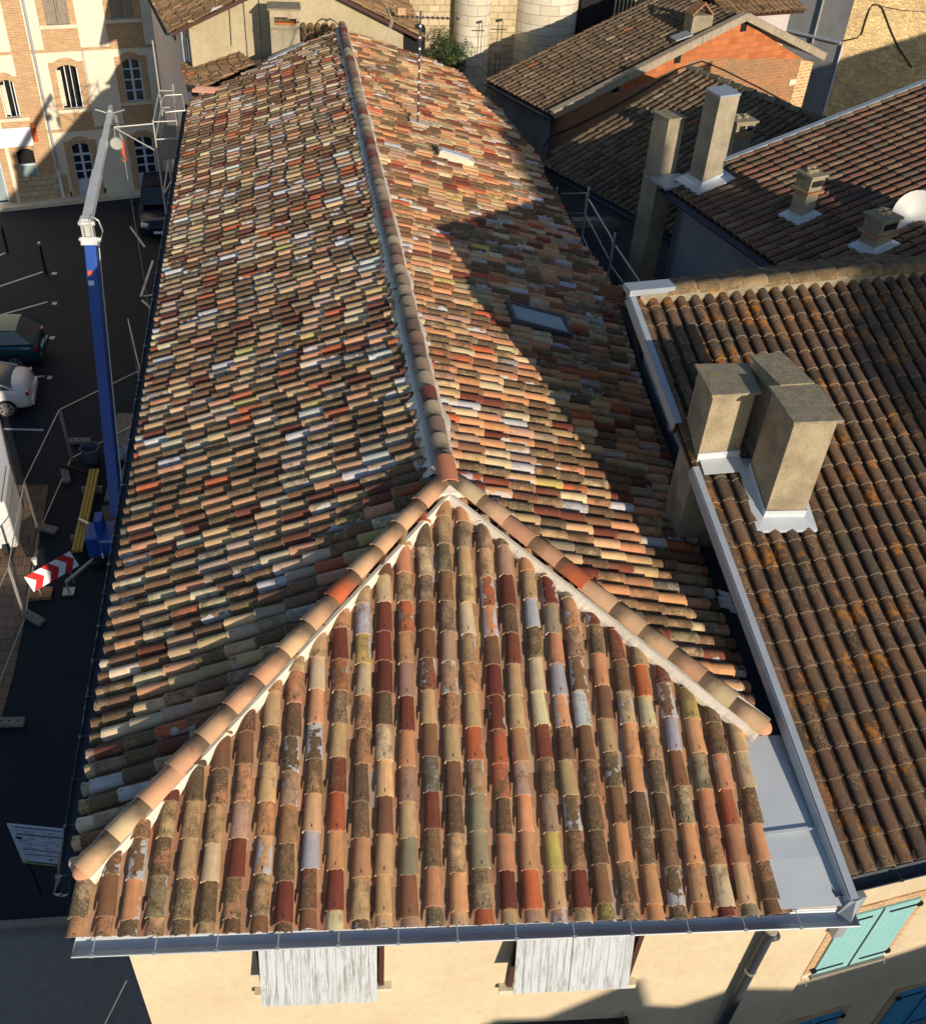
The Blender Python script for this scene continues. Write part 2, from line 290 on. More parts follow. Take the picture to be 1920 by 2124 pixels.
PAL_C = [((100, 86, 68), .4), ((88, 74, 58), .3), ((116, 94, 72), .2), ((136, 120, 96), .085), ((140, 80, 56), .015)]
PAL_R = [((116, 82, 64), .4), ((102, 74, 58), .3), ((126, 102, 80), .2), ((92, 78, 64), .1)]
PAL_F = [((150, 118, 82), .4), ((128, 98, 68), .3), ((160, 126, 90), .2), ((176, 92, 60), .02)]
def pick(pal, n, jit=.07):
    c = np.array([lin(*p[0])[:3] for p in pal]); w_ = np.array([p[1] for p in pal]); i = rng.choice(len(pal), n, p=w_/w_.sum())
    return np.clip(c[i]*(1+rng.normal(0, jit*1.6, (n, 1)))*(1+rng.normal(0, jit*.5, (n, 3))), .01, .8)
def tiles(name, P0, e, up, poly, pitch, expo, pal, mat, parent, r=.098, jit=1., lich=(.5, .35), limep=.16, rowtilt=0., chan=True, seg=8, pan=None, label=None, hgt=.82, tap=.8, over=.06):
    """rows of half-round clay tiles over a sloping plane; poly is the outline in plane coordinates (s along eave, t upslope)"""
    P0 = np.array(P0, float); e = unit(e); up = unit(up); up = unit(up-e*np.dot(e, up)); nz = np.cross(e, up)
    if nz[2] < 0: nz = -nz
    smin = min(p[0] for p in poly); smax = max(p[0] for p in poly); T = []; C = []; s0 = smin+pitch*.5; k = 0
    poly = [(p[0]-rowtilt*p[1], p[1]) for p in poly]; smin = min(p[0] for p in poly); smax = max(p[0] for p in poly); s0 = smin+pitch*.45
    while s0 < smax:
        for kind, ss in ((0, s0), (1, s0+pitch/2)):
            if kind and not chan: continue
            iv = inter(poly, ss)
            if iv is None: continue
            t0, t1 = iv; t = t0-(over if not kind else over*.3)+random.uniform(-.012, .012)*jit; first = True; wob = random.uniform(-.012, .012)*jit
            while t < t1-.03:
                ex = expo*(1+random.gauss(0, .035)*jit)
                if first and not kind and jit > .5: ex = expo*random.uniform(.2, .5)
                L_ = min(ex+.06, t1-t)
                (C if kind else T).append((ss+rowtilt*t+wob+random.gauss(0, .004)*jit, t, L_, 1+random.gauss(0, .035)*jit, random.gauss(0, .018)*jit-math.atan(rowtilt), random.gauss(0, .003)*jit)); t += ex; first = False
        s0 += pitch*(1+random.gauss(0, .012)*jit)
    Vs = []; Fs = []; Cs = []; Ts = []; nb = 0
    for kind, D in ((0, T), (1, C)):
        if not D: continue
        D = np.array(D); n = len(D); th = np.linspace(-1.48, 1.48, seg+1) if not kind else np.linspace(-1.2, 1.2, 5); m = len(th)
        sn, cs = np.sin(th), np.cos(th); s_, t_, L_, wd, rot, lf = D.T
        chip = rng.normal(0, .0055, (n, m))*(1 if (jit > .5 and not kind) else 0)
        def ring(rad, v, dc):
            R = rad*wd[:, None]; a = R*sn[None]; 
            if kind: c = .035-R*cs[None]*.75+dc+0*a
            else: c = R*cs[None]*hgt+dc+lf[:, None]
            b = np.full_like(a, 0)+(v*L_)[:, None]+(chip if v == 0 else 0); aa = a*np.cos(rot)[:, None]-b*np.sin(rot)[:, None]; bb = a*np.sin(rot)[:, None]+b*np.cos(rot)[:, None]
            return (P0[None, None]+(s_[:, None]+aa)[..., None]*e+(t_[:, None]+bb)[..., None]*up+c[..., None]*nz)
        r0, r1 = r, r*tap
        if kind: rings = [(r0*.92, 0., .0), (r0*.92, 1., -.016)]
        else: rings = [(r0, 0., .012), (r1, 1., -.006), (r0, 0., .0119), (r0-.014, 0., .012), (r0-.014, 0.0, .0119), (r1-.012, .6, .0)]
        X = np.stack([ring(a_, v_, d_) for a_, v_, d_ in rings], 1)      # n, rings, m, 3
        nr = len(rings); per = nr*m; V = X.reshape(-1, 3)
        f = []
        for a_, b_ in ([(0, 1)] if kind else [(0, 1), (3, 2), (5, 4)]):
            for j in range(m-1): f.append((a_*m+j, a_*m+j+1, b_*m+j+1, b_*m+j))
        f = np.array(f); F = (f[None]+np.arange(n)[:, None, None]*per).reshape(-1, 4)+nb
        col = pick(pal, n); lo_ = lambda a, b: np.sin(s_*a+t_*b*1.3+a)+np.sin(s_*b*.7-t_*a+b)
        li = np.clip(rng.normal(lich[0], lich[1], n)+.11*lo_(.9, 1.7)*(jit > .5), 0, 1); lm = np.where(rng.random(n) < limep, rng.uniform(.2, .75, n), 0.)
        if kind: li *= .4; lm *= 0; col = (col*.4+np.array(lin(206, 160, 122)[:3])*.6)*.72 if pal in (PAL_MAIN, PAL_LEFT) else col*.45  # channel tiles coloured darker, deepening the shade between rows
        Cc = np.concatenate([col, li[:, None]], 1); Cs.append(np.repeat(Cc, per, 0))
        sd = rng.random(n); uu = np.tile(th/1.48, nr); vv = np.repeat([q[1] for q in rings], m)*1.
        tl = np.stack([np.tile(uu, n), np.tile(vv, n), np.repeat(sd, per), np.repeat(lm, per)], 1); Ts.append(tl)
        Vs.append(V); Fs.append(F); nb += len(V)
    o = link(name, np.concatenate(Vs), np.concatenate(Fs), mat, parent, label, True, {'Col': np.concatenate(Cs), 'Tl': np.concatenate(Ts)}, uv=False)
    return o
def plane_axes(P0, e, P_up):                               # eave dir + a point upslope -> unit upslope vector
    e = unit(e); d = np.array(P_up)-np.array(P0); return unit(d-e*np.dot(d, e))
def to_st(P, P0, e, up): d = np.array(P, float)-P0; return (float(np.dot(d, e)), float(np.dot(d, up)))
def roof(name, P0, e, P_up, outline, pitch, expo, pal, mat, parent, label=None, deckmat=None, **kw):
    P0 = np.array(P0, float); e = unit(e); up = plane_axes(P0, e, P_up); nz = np.cross(e, up); nz = nz if nz[2] > 0 else -nz
    poly = [to_st(p, P0, e, up) for p in outline]
    o = tiles(name, P0, e, up, poly, pitch, expo, pal, mat, parent, label=label, **kw)
    pl = [P0+s_*e+t_*up-nz*.075 for s_, t_ in poly]
    MB().prism(pl, -nz*.06).build('roof_deck', deckmat or M['wooddk'], parent)
    return o, P0, e, up, nz
def cap_line(name, A, B, parent, r=.115, L=.40, cols=None, dark=.8, mat=None, sag=0., drop=.03, label=None, lich=None):
    A = np.array(A, float); B = np.array(B, float); d = unit(B-A); T = np.linalg.norm(B-A); n = max(1, int(round(T/L))); L = T/n
    side = unit(np.cross(d, Z3)); nz = np.cross(side, d); seg = 10; th = np.linspace(-1.5, 1.5, seg+1); V = []; F = []; Cc = []; Tl = []
    for i in range(n):
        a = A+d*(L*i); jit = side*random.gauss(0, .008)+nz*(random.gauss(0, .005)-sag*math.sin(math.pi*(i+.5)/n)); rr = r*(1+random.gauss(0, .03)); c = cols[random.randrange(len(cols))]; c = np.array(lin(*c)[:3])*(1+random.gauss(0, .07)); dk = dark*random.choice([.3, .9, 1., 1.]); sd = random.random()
        rings = [(rr, 0., .016), (rr*.97, .35, .008), (rr*.86, L_over/L if (L_over := L+.05) else 1, -.012), (rr, 0., .0159), (rr-.016, 0., .016)]
        b = len(V)
        for rad, v, dc in rings:
            for q in th:
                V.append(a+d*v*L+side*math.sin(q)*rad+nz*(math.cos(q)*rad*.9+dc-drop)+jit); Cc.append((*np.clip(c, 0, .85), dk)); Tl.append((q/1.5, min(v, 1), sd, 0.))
        m = seg+1
        for x, y in ((0, 1), (1, 2), (4, 3)):
            for j in range(seg): F.append((b+x*m+j, b+x*m+j+1, b+y*m+j+1, b+y*m+j))
    # closing face at the lower end
    return link(name, V, F, mat or M['cap'], parent, label, True, {'Col': Cc, 'Tl': Tl}, uv=False)
def mortar_line(name, A, B, parent, side_w, mat, lift=.0, n=None, rough=.25, out=None, below=.06):
    """ragged mortar fillet along a cap line; side_w = (near, far) signed reach"""
    A = np.array(A, float); B = np.array(B, float); d = unit(B-A); T = np.linalg.norm(B-A); n = n or int(T/.045); side = unit(np.cross(d, Z3)); up = np.cross(side, d); V = []; F = []
    lo = random.random()*9; wk = 0.
    for i in range(n+1):
        p = A+d*T*i/n; wk = wk*.9+random.gauss(0, .2); k = 1+rough*(math.sin(i*.31+lo)*.4+math.sin(i*.13+lo*2)*.5+wk); w0, w1 = side_w; sg = 1 if w1 > w0 else -1
        o_ = out(p) if out else None
        V += [p+side*w0+up*(.035+lift), p+side*(w0+(w1-w0)*.55)+up*(.04+lift), p+side*(w0+(w1-w0)*k)+up*(-below+lift), p+side*(w0+(w1-w0)*(k-.1))+up*(-below-.09+lift)]
    for i in range(n):
        for j in range(3): F.append((i*4+j, i*4+j+1, i*4+5+j, i*4+4+j) if side_w[1] > side_w[0] else (i*4+j, i*4+4+j, i*4+5+j, i*4+1+j))
    return link(name, V, F, mat, parent, None, False)
def half_gutter(name, A, B, parent, r=.075, mat=None, inward=(0, 0, 0), clips=True, drop=.02):
    A = np.array(A, float); B = np.array(B, float); d = unit(B-A); side = unit(np.cross(d, Z3)); mb = MB(); n = 10; th = np.linspace(math.pi, 2*math.pi, n+1)
    for rr, flip in ((r, 0), (r-.004, 1)):
        V = []
        for P in (A, B):
            for q in th: V.append(P+side*math.cos(q)*rr+Z3*(math.sin(q)*rr-drop))
        F = [(j, j+1, n+2+j, n+1+j)[::1 if flip else -1] for j in range(n)]; mb.add(V, F)
    for P in (A, B): mb.poly([P+side*math.cos(q)*r+Z3*(math.sin(q)*r-drop) for q in th])
    for sg in (-1, 1): mb.tube([A+side*sg*r-Z3*drop, B+side*sg*r-Z3*drop], .009, 6)
    if clips:
        T = np.linalg.norm(B-A)
        for i in range(int(T/.62)+1):
            p = A+d*(.2+.62*i)
            if np.dot(p-A, d) > T-.05: break
            mb.tube([p-side*r-Z3*(drop-.01), p+side*r-Z3*(drop-.01)], .006, 6)
            for sg in (-1, 1): mb.box(p+side*sg*r-Z3*(drop-.008), d, side, Z3, .02, .014, .012)
    return mb.build(name, mat or M['zincd'], parent)
def wall_holes(name, O, u, u0, u1, z0, z1, holes, mat, parent, depth=.25, nrm=None, label=None, back=True):
    """upright wall with real openings; O origin, u horizontal direction, holes = [(ua, ub, za, zb)]"""
    O = np.array(O, float); u = unit(u); nrm = np.array(nrm) if nrm is not None else np.cross(u, Z3)
    us = sorted(set([u0, u1]+[h[i] for h in holes for i in (0, 1)])); zs = sorted(set([z0, z1]+[h[i] for h in holes for i in (2, 3)])); us = [x for x in us if u0 <= x <= u1]; zs = [x for x in zs if z0 <= x <= z1]
    P = lambda a, z, d=0.: np.array([O[0], O[1], 0])+u*a+Z3*z-nrm*d
    mb = MB(); flip = np.dot(np.cross(u, Z3), nrm) < 0
    def q(*p): mb.quad(*(p[::-1] if flip else p))
    for i in range(len(us)-1):
        for j in range(len(zs)-1):
            a, b, c, d = us[i], us[i+1], zs[j], zs[j+1]; mu, mz = (a+b)/2, (c+d)/2
            if any(h[0] < mu < h[1] and h[2] < mz < h[3] for h in holes): continue
            q(P(a, c), P(b, c), P(b, d), P(a, d))
    for a, b, c, d in holes:
        c_, d_ = max(c, z0), min(d, z1)
        q(P(a, c_), P(a, d_), P(a, d_, depth), P(a, c_, depth)); q(P(b, c_), P(b, c_, depth), P(b, d_, depth), P(b, d_)); q(P(a, c_), P(a, c_, depth), P(b, c_, depth), P(b, c_)); q(P(a, d_), P(b, d_), P(b, d_, depth), P(a, d_, depth))
    if back: mb.quad(P(u0, z0, .3), P(u1, z0, .3), P(u1, z1, .3), P(u0, z1, .3))
    return mb.build(name, mat, parent, label)
def chimney(parent, c4, z0, z1, mat, name='chimney', label=None, top=True):
    mb = MB(); mb.hexa([(*p[:2], z0 if np.isscalar(z0) else z0[i]) for i, p in enumerate(c4)], [(*p[:2], z1) for p in c4]); return mb.build(name, mat, parent, label)
def grow(c4, g, k=None):
    c = sum(np.array(p[:2], float) for p in c4)/4; return [c+(np.array(p[:2])-c)*(1+g/np.linalg.norm(np.array(p[:2])-c)) for p in c4]
def slab(name, c4, z, t, mat, parent, label=None): return MB().hexa([(*p, z) for p in c4], [(*p, z+t) for p in c4]).build(name, mat, parent, label)
D = 1.0538
def r4(x, y): return (1040+x/2.0705, 150+y/2.0705)
def r3(x, y): return (980+x/1.938, y/1.938)
def r8(x, y): return (1240+x/2.679, 550+y/2.679)
def r1(x, y): return (x/3.796, y/3.796)
# ================================================================== ground
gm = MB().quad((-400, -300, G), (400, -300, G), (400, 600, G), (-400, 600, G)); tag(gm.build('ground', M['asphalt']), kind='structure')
# ================================================================== the main house
APEX = at(927, 1003, 1.65); XR = APEX[0]; RF = A3(1.99, 33.3, 1.65)
EA = at(146, 1943, 0); EB = at(1776, 1889, 0); eu = unit(EB-EA); ETB = EA+eu*(np.dot(at(1560*D, 1797*D, 0)-EA, eu)-.06)
house = thing('house', (1.6, 18, G), 'long cream rendered house under the big hipped roof of mixed clay tiles', 'house')
LC = A3(-2.63, 6.1, 0); LF = A3(-2.65, 31.6, 0.)
HIPR = A3(5.12, 6.75, .64)
# left slope
roof('roof_slope', LC, (0, 1, 0), APEX, [LC+A3(0, .05, 0), LF, RF, APEX-A3(.05, .1, 0)], .2375, .405, PAL_LEFT, M['tile'], house, 'left roof slope of mixed tiles in grazing light', hgt=1.12, r=.098, lich=(.5, .36), limep=.15)
# right slope
NRS = A3(.31, 0, 1.)
def rs(x, y): return A3(x, y, 1.65-.31*(x-XR))
out_r = [APEX+A3(.05, .1, 0), rs(5.15, 6.75), rs(5.3, 7.6), rs(5.4, 9), rs(5.85, 12.1), rs(6.2, 15), rs(6.55, 17.3), rs(6.85, 19.4)]+[on(px_, py_, APEX, NRS)-A3(.12, 0, -.037) for px_, py_ in ((1213, 514), (1185, 467), (1161, 414), (1135, 378), (1122, 331), (1072, 271), (1020, 213), (952, 150))]+[rs(4.4, 33.4), rs(XR+.05, 33.3)]
roof('roof_slope', rs(7.4, 6), (0, 1, 0), rs(2, 6), out_r, .2375, .405, PAL_MAIN, M['tile'], house, 'right roof slope partly in the shade of the next roof', r=.1, lich=(.5, .36), limep=.18)
# hipped front slope
FR = at(1606, 1776, .28); 
out_f = [EA, ETB, ETB+A3(.10, 2.1, .62), APEX+A3(0, -.1, 0), A3(-2.62, 6.12, .2)]
roof('roof_slope', EA, eu, APEX, out_f, .262, .412, PAL_MAIN, M['tile'], house, 'hipped end slope facing the viewer', r=.1, lich=(.5, .34), limep=.2, seg=10, over=.03)
CAPC = [(214, 174, 130), (208, 156, 118), (204, 148, 112), (212, 184, 140), (196, 98, 56), (194, 146, 110), (214, 170, 130), (206, 162, 122)]
CAPR = [(176, 156, 126), (150, 118, 96), (190, 170, 136), (140, 112, 92), (132, 66, 50), (164, 140, 112), (120, 98, 82)]
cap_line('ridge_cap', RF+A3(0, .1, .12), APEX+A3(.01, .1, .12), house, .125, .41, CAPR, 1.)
HL0 = A3(-2.55, 6.02, .24); HR0 = A3(5.22, 6.62, .74)
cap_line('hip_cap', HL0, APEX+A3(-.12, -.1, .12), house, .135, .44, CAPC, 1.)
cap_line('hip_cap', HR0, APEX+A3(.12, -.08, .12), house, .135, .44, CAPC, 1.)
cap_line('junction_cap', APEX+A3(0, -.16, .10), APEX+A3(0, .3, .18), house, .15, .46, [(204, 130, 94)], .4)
mortar_line('ridge_mortar', APEX+A3(0, .15, .05), RF+A3(0, .05, .05), house, (-.09, -.26), M['mortar'], below=.05, lift=-.03, rough=.3)
mortar_line('ridge_mortar', APEX+A3(0, .15, .05), RF+A3(0, .05, .05), house, (.09, .19), M['mortar'], below=.02, rough=.35)
mortar_line('hip_mortar', HL0, APEX+A3(-.05, -.12, .03), house, (.08, .175), M['mortar'], below=.05, rough=.17, lift=-.045)
mortar_line('hip_mortar', HL0, APEX+A3(-.05, -.12, .03), house, (-.08, -.16), M['mortar'], below=.06, rough=.2)
mortar_line('hip_mortar', HR0, APEX+A3(.05, -.12, .03), house, (-.08, -.175), M['mortar'], below=.05, rough=.17, lift=-.045)
mortar_line('hip_mortar', HR0, APEX+A3(.05, -.12, .03), house, (.08, .16), M['mortar'], below=.06, rough=.2)
def dome(name, c, r, mat, parent, sx=1., n=14):
    V = []; F = []
    for i in range(7):
        a_ = math.pi/2*i/6
        for k in range(n): V.append(c+A3(r*sx*math.cos(a_)*math.cos(2*math.pi*k/n), r*math.cos(a_)*math.sin(2*math.pi*k/n), r*.9*math.sin(a_)-.03))
    for i in range(6):
        for k in range(n): F.append((i*n+k, i*n+(k+1) % n, (i+1)*n+(k+1) % n, (i+1)*n+k))
    return link(name, V, F, mat, parent, None, True)
dome('hip_end', HL0+A3(.02, .02, -.0), .118, M['pink'], house); dome('hip_end', HR0+A3(-.02, .02, -.0), .118, M['pink'], house)
mb = MB()
c0 = APEX+A3(0, -.24, .0)
mb.hexa([c0+A3(-.2, -.06, -.08), c0+A3(.2, -.06, -.08), c0+A3(.26, .2, -.02), c0+A3(-.26, .2, -.02)], [c0+A3(-.12, 0, .02), c0+A3(.12, 0, .02), c0+A3(.17, .18, .11), c0+A3(-.17, .18, .11)]); mb.build('junction_mortar', M['mortar'], house)
# walls
C0 = A3(-2.2, 5.62, 0); C1 = A3(5.75, 5.62-7.8*.0885, 0); wu = unit(C1-C0); wn_ = A3(-wu[1], wu[0], 0)*-1
def fw(px, py):                                            # point on the front wall
    P = on(px, py, C0, wn_); return float(np.dot(P-C0, wu)), float(P[2])
def X(c): return c
sh = []
for (xl, xr, ys) in ((505, 757, 1942), (985, 1232, 1935)):
    a, z = fw(xl*D, ys*D); b, _ = fw(xr*D, ys*D); sh.append((a+.08, b-.02, z))
holes = [(a, b, z, z+1.15) for a, b, z in sh]
top = -.14
wall_holes('front_wall', C0, wu, 0, 8.02, G, top, [(a, b, z, min(z+1.15, top-.1)) for a, b, z in sh], M['wall'], house, .22, nrm=wn_)
MB().prism([C0+A3(0.003, 0.03, G), (-2.05, 31.5, G), (-2.05, 31.5, -.14), C0+A3(0.003, 0.03, -.14)], (.3, 0, 0)).build('side_wall', M['pinkish'], house)
MB().prism([(-2.05, 33.1, G), (6.2, 33.1, G), (6.2, 33.1, .1), (XR, 33.1, 1.45), (-2.05, 33.1, -.1)], (0, -.3, 0)).build('rear_wall', M['shade'], house)
MB().prism([(6.0, 13.5, G), (6.75, 31, G), (6.75, 31, .05), (6.0, 13.5, .2)], (-.3, 0, 0)).build('courtyard_wall', M['shade'], house)
# windows with top hung shutters
for (a, b, z), (pxl, pxr, pyb) in zip(sh, ((515, 742, 1983), (1010, 1232, 1957))):
    P = lambda s_, zz, o_: C0*A3(1, 1, 0)+wu*s_+wn_*o_+Z3*zz
    win = MB().quad(P(a, z, -.18), P(b, z, -.18), P(b, top-.1, -.18), P(a, top-.1, -.18)).build('window', M['glass'], house)
    MB().hexa([P(a-.1, z-.09, -.02), P(a-.1, z-.09, .1), P(b+.1, z-.09, .1), P(b+.1, z-.09, -.02)][::-1], [P(a-.1, z, -.02), P(a-.1, z, .1), P(b+.1, z, .1), P(b+.1, z, -.02)][::-1]).build('sill', M['slab'], win)
    ob = .42; zb = z-.02; zt = top-.02
    nrm_ = wn_
    def osh(px, py):                                      # lower edge of the shutter
        Q = on(px, py, C0+wn_*ob, nrm_); return float(np.dot(Q-C0, wu)), float(Q[2])
    s0, zb = osh(pxl*D, pyb*D); s1, _ = osh(pxr*D, pyb*D); ob_t = .06
    n = 14; leaf = thing; mid = (s0+s1)/2
    for (x0, x1) in ((s0, mid-.012), (mid+.012, s1)):
        mbs = MB(); k_ = 7
        for i in range(k_):
            xa = x0+(x1-x0)*i/k_+.002; xb = x0+(x1-x0)*(i+1)/k_-.002; g = random.uniform(-.002, .002)
            b0 = [P(xa, zb, ob+g), P(xb, zb, ob+g), P(xb, zb, ob-.032), P(xa, zb, ob-.032)]; t0 = [P(xa, zt, ob_t+g), P(xb, zt, ob_t+g), P(xb, zt, ob_t-.032), P(xa, zt, ob_t-.032)]; mbs.hexa(b0, t0)
        mbs.build('shutter', M['woodw'], win)
    mbs = MB(); mbs.hexa([P(mid-.03, zb+.01, ob+.015), P(mid+.03, zb+.01, ob+.015), P(mid+.03, zb+.01, ob), P(mid-.03, zb+.01, ob)], [P(mid-.03, zt, ob_t+.015), P(mid+.03, zt, ob_t+.015), P(mid+.03, zt, ob_t), P(mid-.03, zt, ob_t)]); mbs.build('cover_strip', M['woodw'], win)
    for s_ in (a+.02, b-.02): MB().hexa([P(s_-.03, z, -.02), P(s_+.03, z, -.02), P(s_+.03, z, .06), P(s_-.03, z, .06)][::-1], [P(s_-.03, zt-.05, -.02), P(s_+.03, zt-.05, -.02), P(s_+.03, zt-.05, .06), P(s_-.03, zt-.05, .06)][::-1]).build('side_frame', M['wooddk'], win)
# gutters, downpipe, tray
gf = A3(0, 0, -.03)
GA = at(150, 1975, -.04); GB = at(1783, 1911, -.04)
half_gutter('gutter', GA+wn_*-.0+A3(0, .06, 0), GB+A3(0, .06, 0), house, .105, M['zinc'], drop=.02)
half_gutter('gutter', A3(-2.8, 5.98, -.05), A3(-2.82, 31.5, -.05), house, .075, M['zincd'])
mb = MB()
P0_ = on(1597, 1935, C0+wn_*.1, wn_); P1_ = on(1500, 2080, C0+wn_*.12, wn_)
mb.tube([P0_+A3(.04, -.05, .03), P0_+A3(0, 0, -.12), (P0_[0], P0_[1], G)], .062, 12); dp = mb.build('downpipe', M['zincd'], house, None, True)
for zz in (-.7, -1.7): MB().tube([(P0_[0], P0_[1], zz), (P0_[0], P0_[1], zz-.04)], .07, 12).build('pipe_clip', M['galv'], dp)
WX = [(4.7, 4.86, 5.66, .05), (5.2, 4.95, 5.72, .21), (6.6, 5.1, 5.82, .56), (7.6, 5.25, 5.88, .52), (9, 5.35, 5.95, .46), (10.6, 5.5, 6.0, .4), (12.1, 5.75, 6.1, .34), (15, 6.1, 6.35, .2), (17.3, 6.45, 6.7, .1)]
mb = MB(); mb_up = MB()
for i in range(len(WX)-1):
    if i == 2: mb_up, mb = mb, mb_up
    (ya, xa, Xa, za), (yb, xb, Xb, zb_) = WX[i], WX[i+1]
    mb.quad((xa-.1, ya+.05, za), (Xa, ya, za-.02), (Xb, yb, zb_-.02), (xb-.1, yb+.05, zb_))
    ha, hb2 = [.03 if y_ < 5 else .05 if y_ < 6 else .1 if y_ < 7 else .22 for y_ in (ya, yb)]; mb.quad((Xa, ya, za-.02), (Xa+.02, ya, za+ha), (Xb+.02, yb, zb_+hb2), (Xb, yb, zb_-.02))
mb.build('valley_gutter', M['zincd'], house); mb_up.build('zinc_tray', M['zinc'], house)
for y_ in (5.5,): 
    mb = MB(); z_ = .05+(y_-4.52)/2.08*.52; mb.box((5.3, y_, z_+.012), (1, .0, 0), (0, 1, .25), (0, -.25, 1), .4, .012, .006); mb.build('tray_seam', M['zinc'], house)
mb = MB()                                                   # loose offcuts where the valley starts
for i in range(5):
    c = A3(*rs(5.62, 8.6+random.random()*.5))+A3(random.uniform(-.1, .1), 0, .08); mb.box(c, (1, random.uniform(-1, 1), .2), (0, 1, 0), Z3, .09, .05, .012)
tag(mb.build('tile_rubble', M['mortar']), 'small heap of broken tile and mortar lying in the dark zinc valley gutter', 'rubble')
# roof windows on the right slope
def on_rs(px, py): return on(px, py, APEX, NRS)
ru = unit(A3(1, 0, -.31)); rn = unit(NRS)
def skylight(c, w2, l2, opened, label, gm_):
    f = MB(); c = np.array(c)+rn*.1; yv = A3(0, 1, 0)
    for sx in (-1, 1): f.box(c+ru*sx*(l2-.04), yv, ru, rn, w2, .04, .05); f.box(c+yv*sx*(w2-.04), ru, yv, rn, l2-.08, .04, .05)
    fr = f.build('roof_window', M['zincd'], house, label)
    MB().box(c+rn*.02, ru, yv, rn, l2-.08, w2-.08, .012).build('pane', gm_, fr)
    return fr
PA = [on_rs(*p) for p in ((1052, 636), (1085, 640), (1175, 700), (1135, 705))]
s_c = on_rs(1113, 672); skylight(s_c, .38, .62, False, 'roof window with frosted pane in the shade', M['glassg'])
s_c2 = on_rs(941, 334)
f = MB(); c = s_c2+rn*.1; f.box(c, ru, A3(0, 1, 0), rn, .46, .17, .09); fr = f.build('roof_window', M['slab'], house, 'small white framed roof window in the sun')
MB().box(c+rn*.1-ru*.05, ru, A3(0, 1, 0), rn, .36, .12, .01).build('pane', M['pvc'], fr)
# loose tiles at the far end
def half_tile(c, d, r, L_, up=(0, 0, 1), col=(206, 160, 130)):
    pass
lt = thing('loose_tile_stack', on(427, 200, LC, unit(np.cross((0, 1, 0), APEX-LC))), 'pink clay tiles left lying loose near the top left corner of the tiled roof', 'tiles')
p = np.array(lt.location)
for i, dz in enumerate((.08, .16)):
    cap_line('loose_tile', p+A3(-.35+.1*i, .22, dz+.02), p+A3(.3+.1*i, -.12, dz+.12), lt, .11, .7, [(214, 160, 134)], 0.)
# slivers of old mortar and dropped nails: small pale crumbs on the front slope
# ================================================================== neighbour house B (right)
N1 = at(1307, 616, 3.0); BE = at(1675*D, 1772*D, .12); R1 = at(1822*D, 530*D, 3.0); rd = unit(R1-N1)
Bn = np.cross(rd, unit(BE-N1)); Bn = unit(Bn if Bn[2] > 0 else -Bn)
nb = thing('house', (9.5, 9, G), 'neighbouring beige house with lichen covered brown tile roof and aqua shutters', 'house')
ge = unit(A3(.9932, .116, 0)); 
FAR = 6.5
def onB(px, py): return on(px, py, N1, Bn)
b0 = BE; eB = rd
b1 = N1; far_top = N1+rd*FAR
# eave line follows the gutter
g0 = onB(1772, 1812); g1 = onB(1920, 1776); gd = unit(g1-g0); ea = g0-gd*.22; eb_ = g0+gd*FAR*.95
outB = [ea+rd*.05, eb_, far_top, b1+rd*.05]
upB = unit(N1-BE-rd*np.dot(N1-BE, rd))
tilt = float(np.dot(N1-BE, rd)/np.dot(N1-BE, upB))
roof('roof_slope', BE, rd, N1, outB, .237, .345, PAL_B, M['tileB'], nb, 'sunny brown roof slope with orange lichen', r=.088, jit=.45, lich=(.42, .2), limep=0., rowtilt=tilt, tap=.86, over=.02)
# back slope
bk = unit(A3(-rd[1], rd[0], 0))
vb_ = on(1255, 592, N1, rd*A3(1, 1, 0)); 
slB = .42; BKL = 2.6
P_bl = N1+bk*.85-Z3*.85*.4+rd*-.05; P_br = far_top+bk*BKL-Z3*BKL*slB
roof('roof_slope', P_br, -rd, N1+rd*FAR, [P_bl, P_br, far_top, N1-rd*.05], .262, .372, PAL_C, M['tileC'], nb, 'shaded rear slope', r=.095, jit=.3, lich=(.8, .2), limep=0., tap=.86, seg=6)
cap_line('ridge_cap', far_top+A3(0, 0, .06), N1+rd*.62+A3(0, 0, .06), nb, .15, .42, [(134, 114, 82), (120, 102, 74), (142, 120, 86)], .95, M['tileF'])
mortar_line('ridge_mortar', N1+rd*.1+A3(0, 0, .04), far_top+A3(0, 0, .04), nb, (.08, .15), M['capst'], below=.07)
# verge capping
vd = unit(BE-N1); vs_ = unit(np.cross(vd, Z3)); vs_ = vs_ if vs_[0] > 0 else -vs_; vn = unit(np.cross(vs_, vd)); vn = vn if vn[2] > 0 else -vn
tL = (at(1365*D, 920*D, 1.78)-N1)
def along(py):                                             # point on the verge by its height in the photo
    a, b = 0., 1.
    for _ in range(40):
        c = (a+b)/2
        if proj(N1+(BE-N1)*c)[1] < py*D: a = c
        else: b = c
    return N1+(BE-N1)*a
V1, V2 = along(838), along(925)
mb = MB()
for a_, b_ in ((N1-vd*.05, V1), (V2, BE-vd*.0)):
    c_ = (a_+b_)/2; mb.box(c_+vn*.075+vs_*.0, vd, vs_, vn, np.linalg.norm(b_-a_)/2, .045, .012); mb.box(c_-vs_*.05-vn*.02, vd, vs_, vn, np.linalg.norm(b_-a_)/2, .008, .085)
mb.build('verge_flashing', M['zincl'], nb)
MB().hexa([BE+A3(-.12, -.02, -.3), BE+A3(-.02, -.16, -.18), BE+A3(.06, -.05, -.1), BE+A3(-.04, .1, -.2)], [BE+A3(-.05, -.04, .06), BE+A3(.0, -.06, .08), BE+A3(.08, -.04, .08), BE+A3(.0, .08, .08)]).build('flashing_end', M['zincl'], nb)
mb = MB(); c_ = N1+rd*.3; mb.box(c_+A3(0, .02, .12), rd, A3(-rd[1], rd[0], 0), Z3, .38, .13, .05); mb.build('ridge_flashing', M['zincl'], nb)
